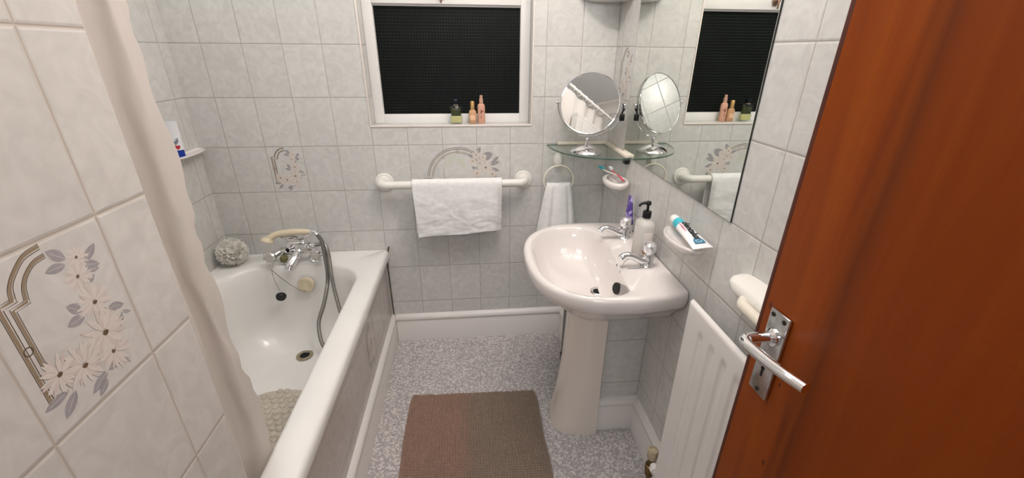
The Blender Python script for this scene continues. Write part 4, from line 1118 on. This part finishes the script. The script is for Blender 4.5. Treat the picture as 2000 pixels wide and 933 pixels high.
tag(obj('bath_rug', bm, RUGM, smooth=80), 'brown knobbly bath rug lying on the speckled grey floor', 'rug')

# ================================================================== WINDOW SILL BOTTLES
pf = thing('perfume_bottle', 'square glass bottle with pale yellow liquid and black cap on the windowsill', 'bottle', group='bottles on the windowsill')
cx, cy, z0 = -.054, 1.950, WZ0+.0005
bm = BM(); box(bm, cx-.027, cx+.027, cy-.012, cy+.012, z0, z0+.078, .003); obj('bottle', bm, GLASS, pf)
bm = BM(); box(bm, cx-.0235, cx+.0235, cy-.009, cy+.009, z0+.005, z0+.034, .002); obj('perfume', bm, mat('pale_yellow_liquid', rgb(206, 196, 140), .15), pf)
bm = BM(); box(bm, cx-.021, cx+.021, cy-.0085, cy+.0085, z0+.035, z0+.066, .002); obj('dark_showthrough', bm, mat('painted_window_dark', rgb(62, 66, 36), .15), pf)  # dark block stands in for the black window seen through clear glass
bm = BM(); lathe(bm, [(.010, .0782), (.012, .080), (.012, .083), (.009, .084)], (cx, cy, z0), (0, 0, 1), 20); obj('collar', bm, mat('champagne_metal', (.7, .62, .5, 1), .25, 1), pf)
bm = BM(); box(bm, cx-.010, cx+.010, cy-.009, cy+.009, z0+.084, z0+.106, .002); obj('cap', bm, mat('navy_black_cap', rgb(14, 16, 28), .25), pf)
setbase(pf, (cx, cy, z0))
PEACH = mat('peach_plastic', rgb(206, 160, 120), .3); GOLDC = mat('gold_cap', rgb(205, 165, 110), .28, .6)
b1 = thing('spray_bottle', 'short peach bottle with gold cap on the windowsill, middle of the three', 'bottle', group='bottles on the windowsill')
cx, cy = .0185, 1.955
bm = BM(); R = [superring(cx, cy, z0+z, a, b_, 3.2, 32) for z, a, b_ in [(0, .014, .009), (.002, .0165, .011), (.05, .0165, .011), (.057, .012, .009), (.06, .008, .008)]]; loft(bm, R); obj('bottle', bm, PEACH, b1, smooth=50)
bm = BM(); lathe(bm, [(.0095, .0602), (.0095, .093), (.008, .0955), (.001, .0955)], (cx, cy, z0), (0, 0, 1), 24); obj('cap', bm, GOLDC, b1)
bm = BM(); box(bm, cx-.011, cx+.011, cy-.0118, cy-.0112, z0+.016, z0+.036)
obj('bottle_label', bm, mat('pale_peach_label', rgb(234, 194, 160), .4), b1); setbase(b1, (cx, cy, z0))
b2 = thing('spray_bottle', 'tall slim pink spray bottle on the windowsill, rightmost and tallest of the three', 'bottle', group='bottles on the windowsill')
cx = .0575
bm = BM(); lathe(bm, [(.0155, 0), (.0165, .002), (.0165, .075), (.013, .083), (.009, .085)], (cx, cy, z0), (0, 0, 1), 28, sy=.8); obj('bottle', bm, mat('pink_plastic_bottle', rgb(212, 162, 138), .3), b2, smooth=50)
bm = BM(); lathe(bm, [(.0088, .085), (.0088, .105), (.0065, .107), (.0065, .120), (.001, .121)], (cx, cy, z0), (0, 0, 1), 22); obj('spray_top', bm, mat('rose_gold_cap', rgb(225, 178, 155), .25, .3), b2)
bm = BM(); P = Print(bm, (cx, cy-.0135, z0+.045), (1, 0, 0), (0, 0, 1), (0, -1, 0), 0)
for q in [(-.004, .0, .014, .004, 1.2), (0, .004, .012, .004, .6), (.001, -.004, .012, .003, 1.9), (-.002, -.01, .012, .003, -1.4), (.002, .01, .01, .003, 2.2)]: P.leafs(*q)
obj('emblem', bm, mat('brown_print', rgb(110, 55, 48), .4), b2, smooth=0); setbase(b2, (cx, cy, z0))

# ================================================================== DOOR
dr = bpy.data.objects.new('door_1', None); COL.objects.link(dr); struct(dr)
DF, DT = .455, .036; dy0, dy1 = YF+.005, .526
bm = BM()
# stile, panel ground and the shallow step between them
box(bm, DF, DF+DT, dy0, dy1, .008, 1.975, .0035, 3)
obj('door_leaf', bm, WOOD, dr)
bm = BM(); box(bm, DF-.0006, DF+DT+.0006, dy1-.0075, dy1+.0012, .010, 1.973, .0022, 2); obj('edge_lipping', bm, WOOD_E, dr)
bm = BM(); pc2 = (DF-.0065)
PZ0, PZ1, PY0, PY1 = .885, 1.0585+.0, .4605, .5005
box(bm, DF-.0065, DF-.0002, PY0, PY1, .908, 1.0595, .0022, 2)
hd = obj('door_handle', bm, CHROME_D, dr)
for y, z in ((.469, 1.051), (.4925, 1.051), (.481, .9165)):
    bm = BM(); lathe(bm, [(.004, 0), (.0038, .001), (.001, .0014)], (DF-.0064, y, z), (-1, 0, 0), 14); box(bm, DF-.0082, DF-.0076, y-.003, y+.003, z-.0005, z+.0005); obj('screw', bm, mat('dark_screw', rgb(70, 64, 56), .35, .8), hd)
bm = BM(); lathe(bm, [(.0035, 0), (.0035, .0006), (.0005, .0006)], (DF-.0064, .4815, .9565), (-1, 0, 0), 16); box(bm, DF-.0071, DF-.0062, .4797, .4833, .942, .957); obj('keyhole', bm, HOLE, hd)
bm = BM(); ly, lz = .4805, 1.018
lathe(bm, [(.0145, 0), (.014, .005), (.0095, .009)], (DF-.0064, ly, lz), (-1, 0, 0), 24)
tube(bm, spline([(DF-.012, ly, lz), (DF-.035, ly+.001, lz), (DF-.050, ly-.0005, lz-.0005), (DF-.056, ly-.010, lz-.001), (DF-.056, ly-.030, lz+.0005), (DF-.054, ly-.06, lz+.003), (DF-.051, ly-.090, lz+.007), (DF-.046, ly-.114, lz+.009)], 7), lambda q: .0082+.0008*math.sin(q*PI), 16, flat=.9)
obj('lever', bm, CHROME, hd)
setbase(hd, (0, 0, 0)); setbase(dr, (DF, dy0, 0))

# ================================================================== CEILING LIGHT and added bath fill (above the frame)
cl = thing('ceiling_light_or_fill', 'three lamp ceiling light above the basin', 'light')
bm = BM(); d_ = Vector((LAMPS[2][0]-LAMPS[0][0], LAMPS[2][1]-LAMPS[0][1], 0)); 
tube(bm, [(LAMPS[0][0], LAMPS[0][1], 2.335), (LAMPS[2][0], LAMPS[2][1], 2.335)], .018, 14); obj('bar', bm, CHROME, cl)
bulb, nt, b = newmat('lit_bulb'); b.inputs['Emission Color'].default_value = (1, .86, .7, 1); b.inputs['Emission Strength'].default_value = 12
for lx, ly in LAMPS:
    bm = BM(); lathe(bm, [(.010, .155), (.012, .125), (.028, .11), (.034, .075), (.032, .074), (.026, .105), (.010, .12)], (lx, ly, 2.18), (0, 0, 1), 24, cap=False); obj('lamp_shade', bm, CHROME, cl)
    bm = BM(); lathe(bm, [(.001, .064), (.02, .068), (.026, .085), (.020, .100), (.010, .11)], (lx, ly, 2.18), (0, 0, 1), 20); obj('bulb', bm, bulb, cl)
setbase(cl, (LAMPS[1][0], LAMPS[1][1], 2.335))
fl = thing('ceiling_light_or_fill', 'added round white fill light fitting over the bathtub', 'light')  # invented flush fitting with glowing disc, dresses the added bath fill
bm = BM(); lathe(bm, [(.17, .06), (.175, .05), (.175, .035), (.165, .03), (.165, .06)], (-.80, 1.30, 2.30), (0, 0, 1), 40, cap=False); obj('fill_rim', bm, WPLAST, fl)
bm = BM(); lathe(bm, [(.001, 0), (.09, .004), (.15, .018), (.164, .034), (.164, .05)], (-.80, 1.30, 2.30), (0, 0, 1), 40, cap=False)
dm, nt, b = newmat('fill_diffuser_glow'); b.inputs['Emission Color'].default_value = (.95, .98, 1, 1); b.inputs['Emission Strength'].default_value = .8
obj('fill_diffuser', bm, dm, fl); setbase(fl, (-.80, 1.30, 2.36))
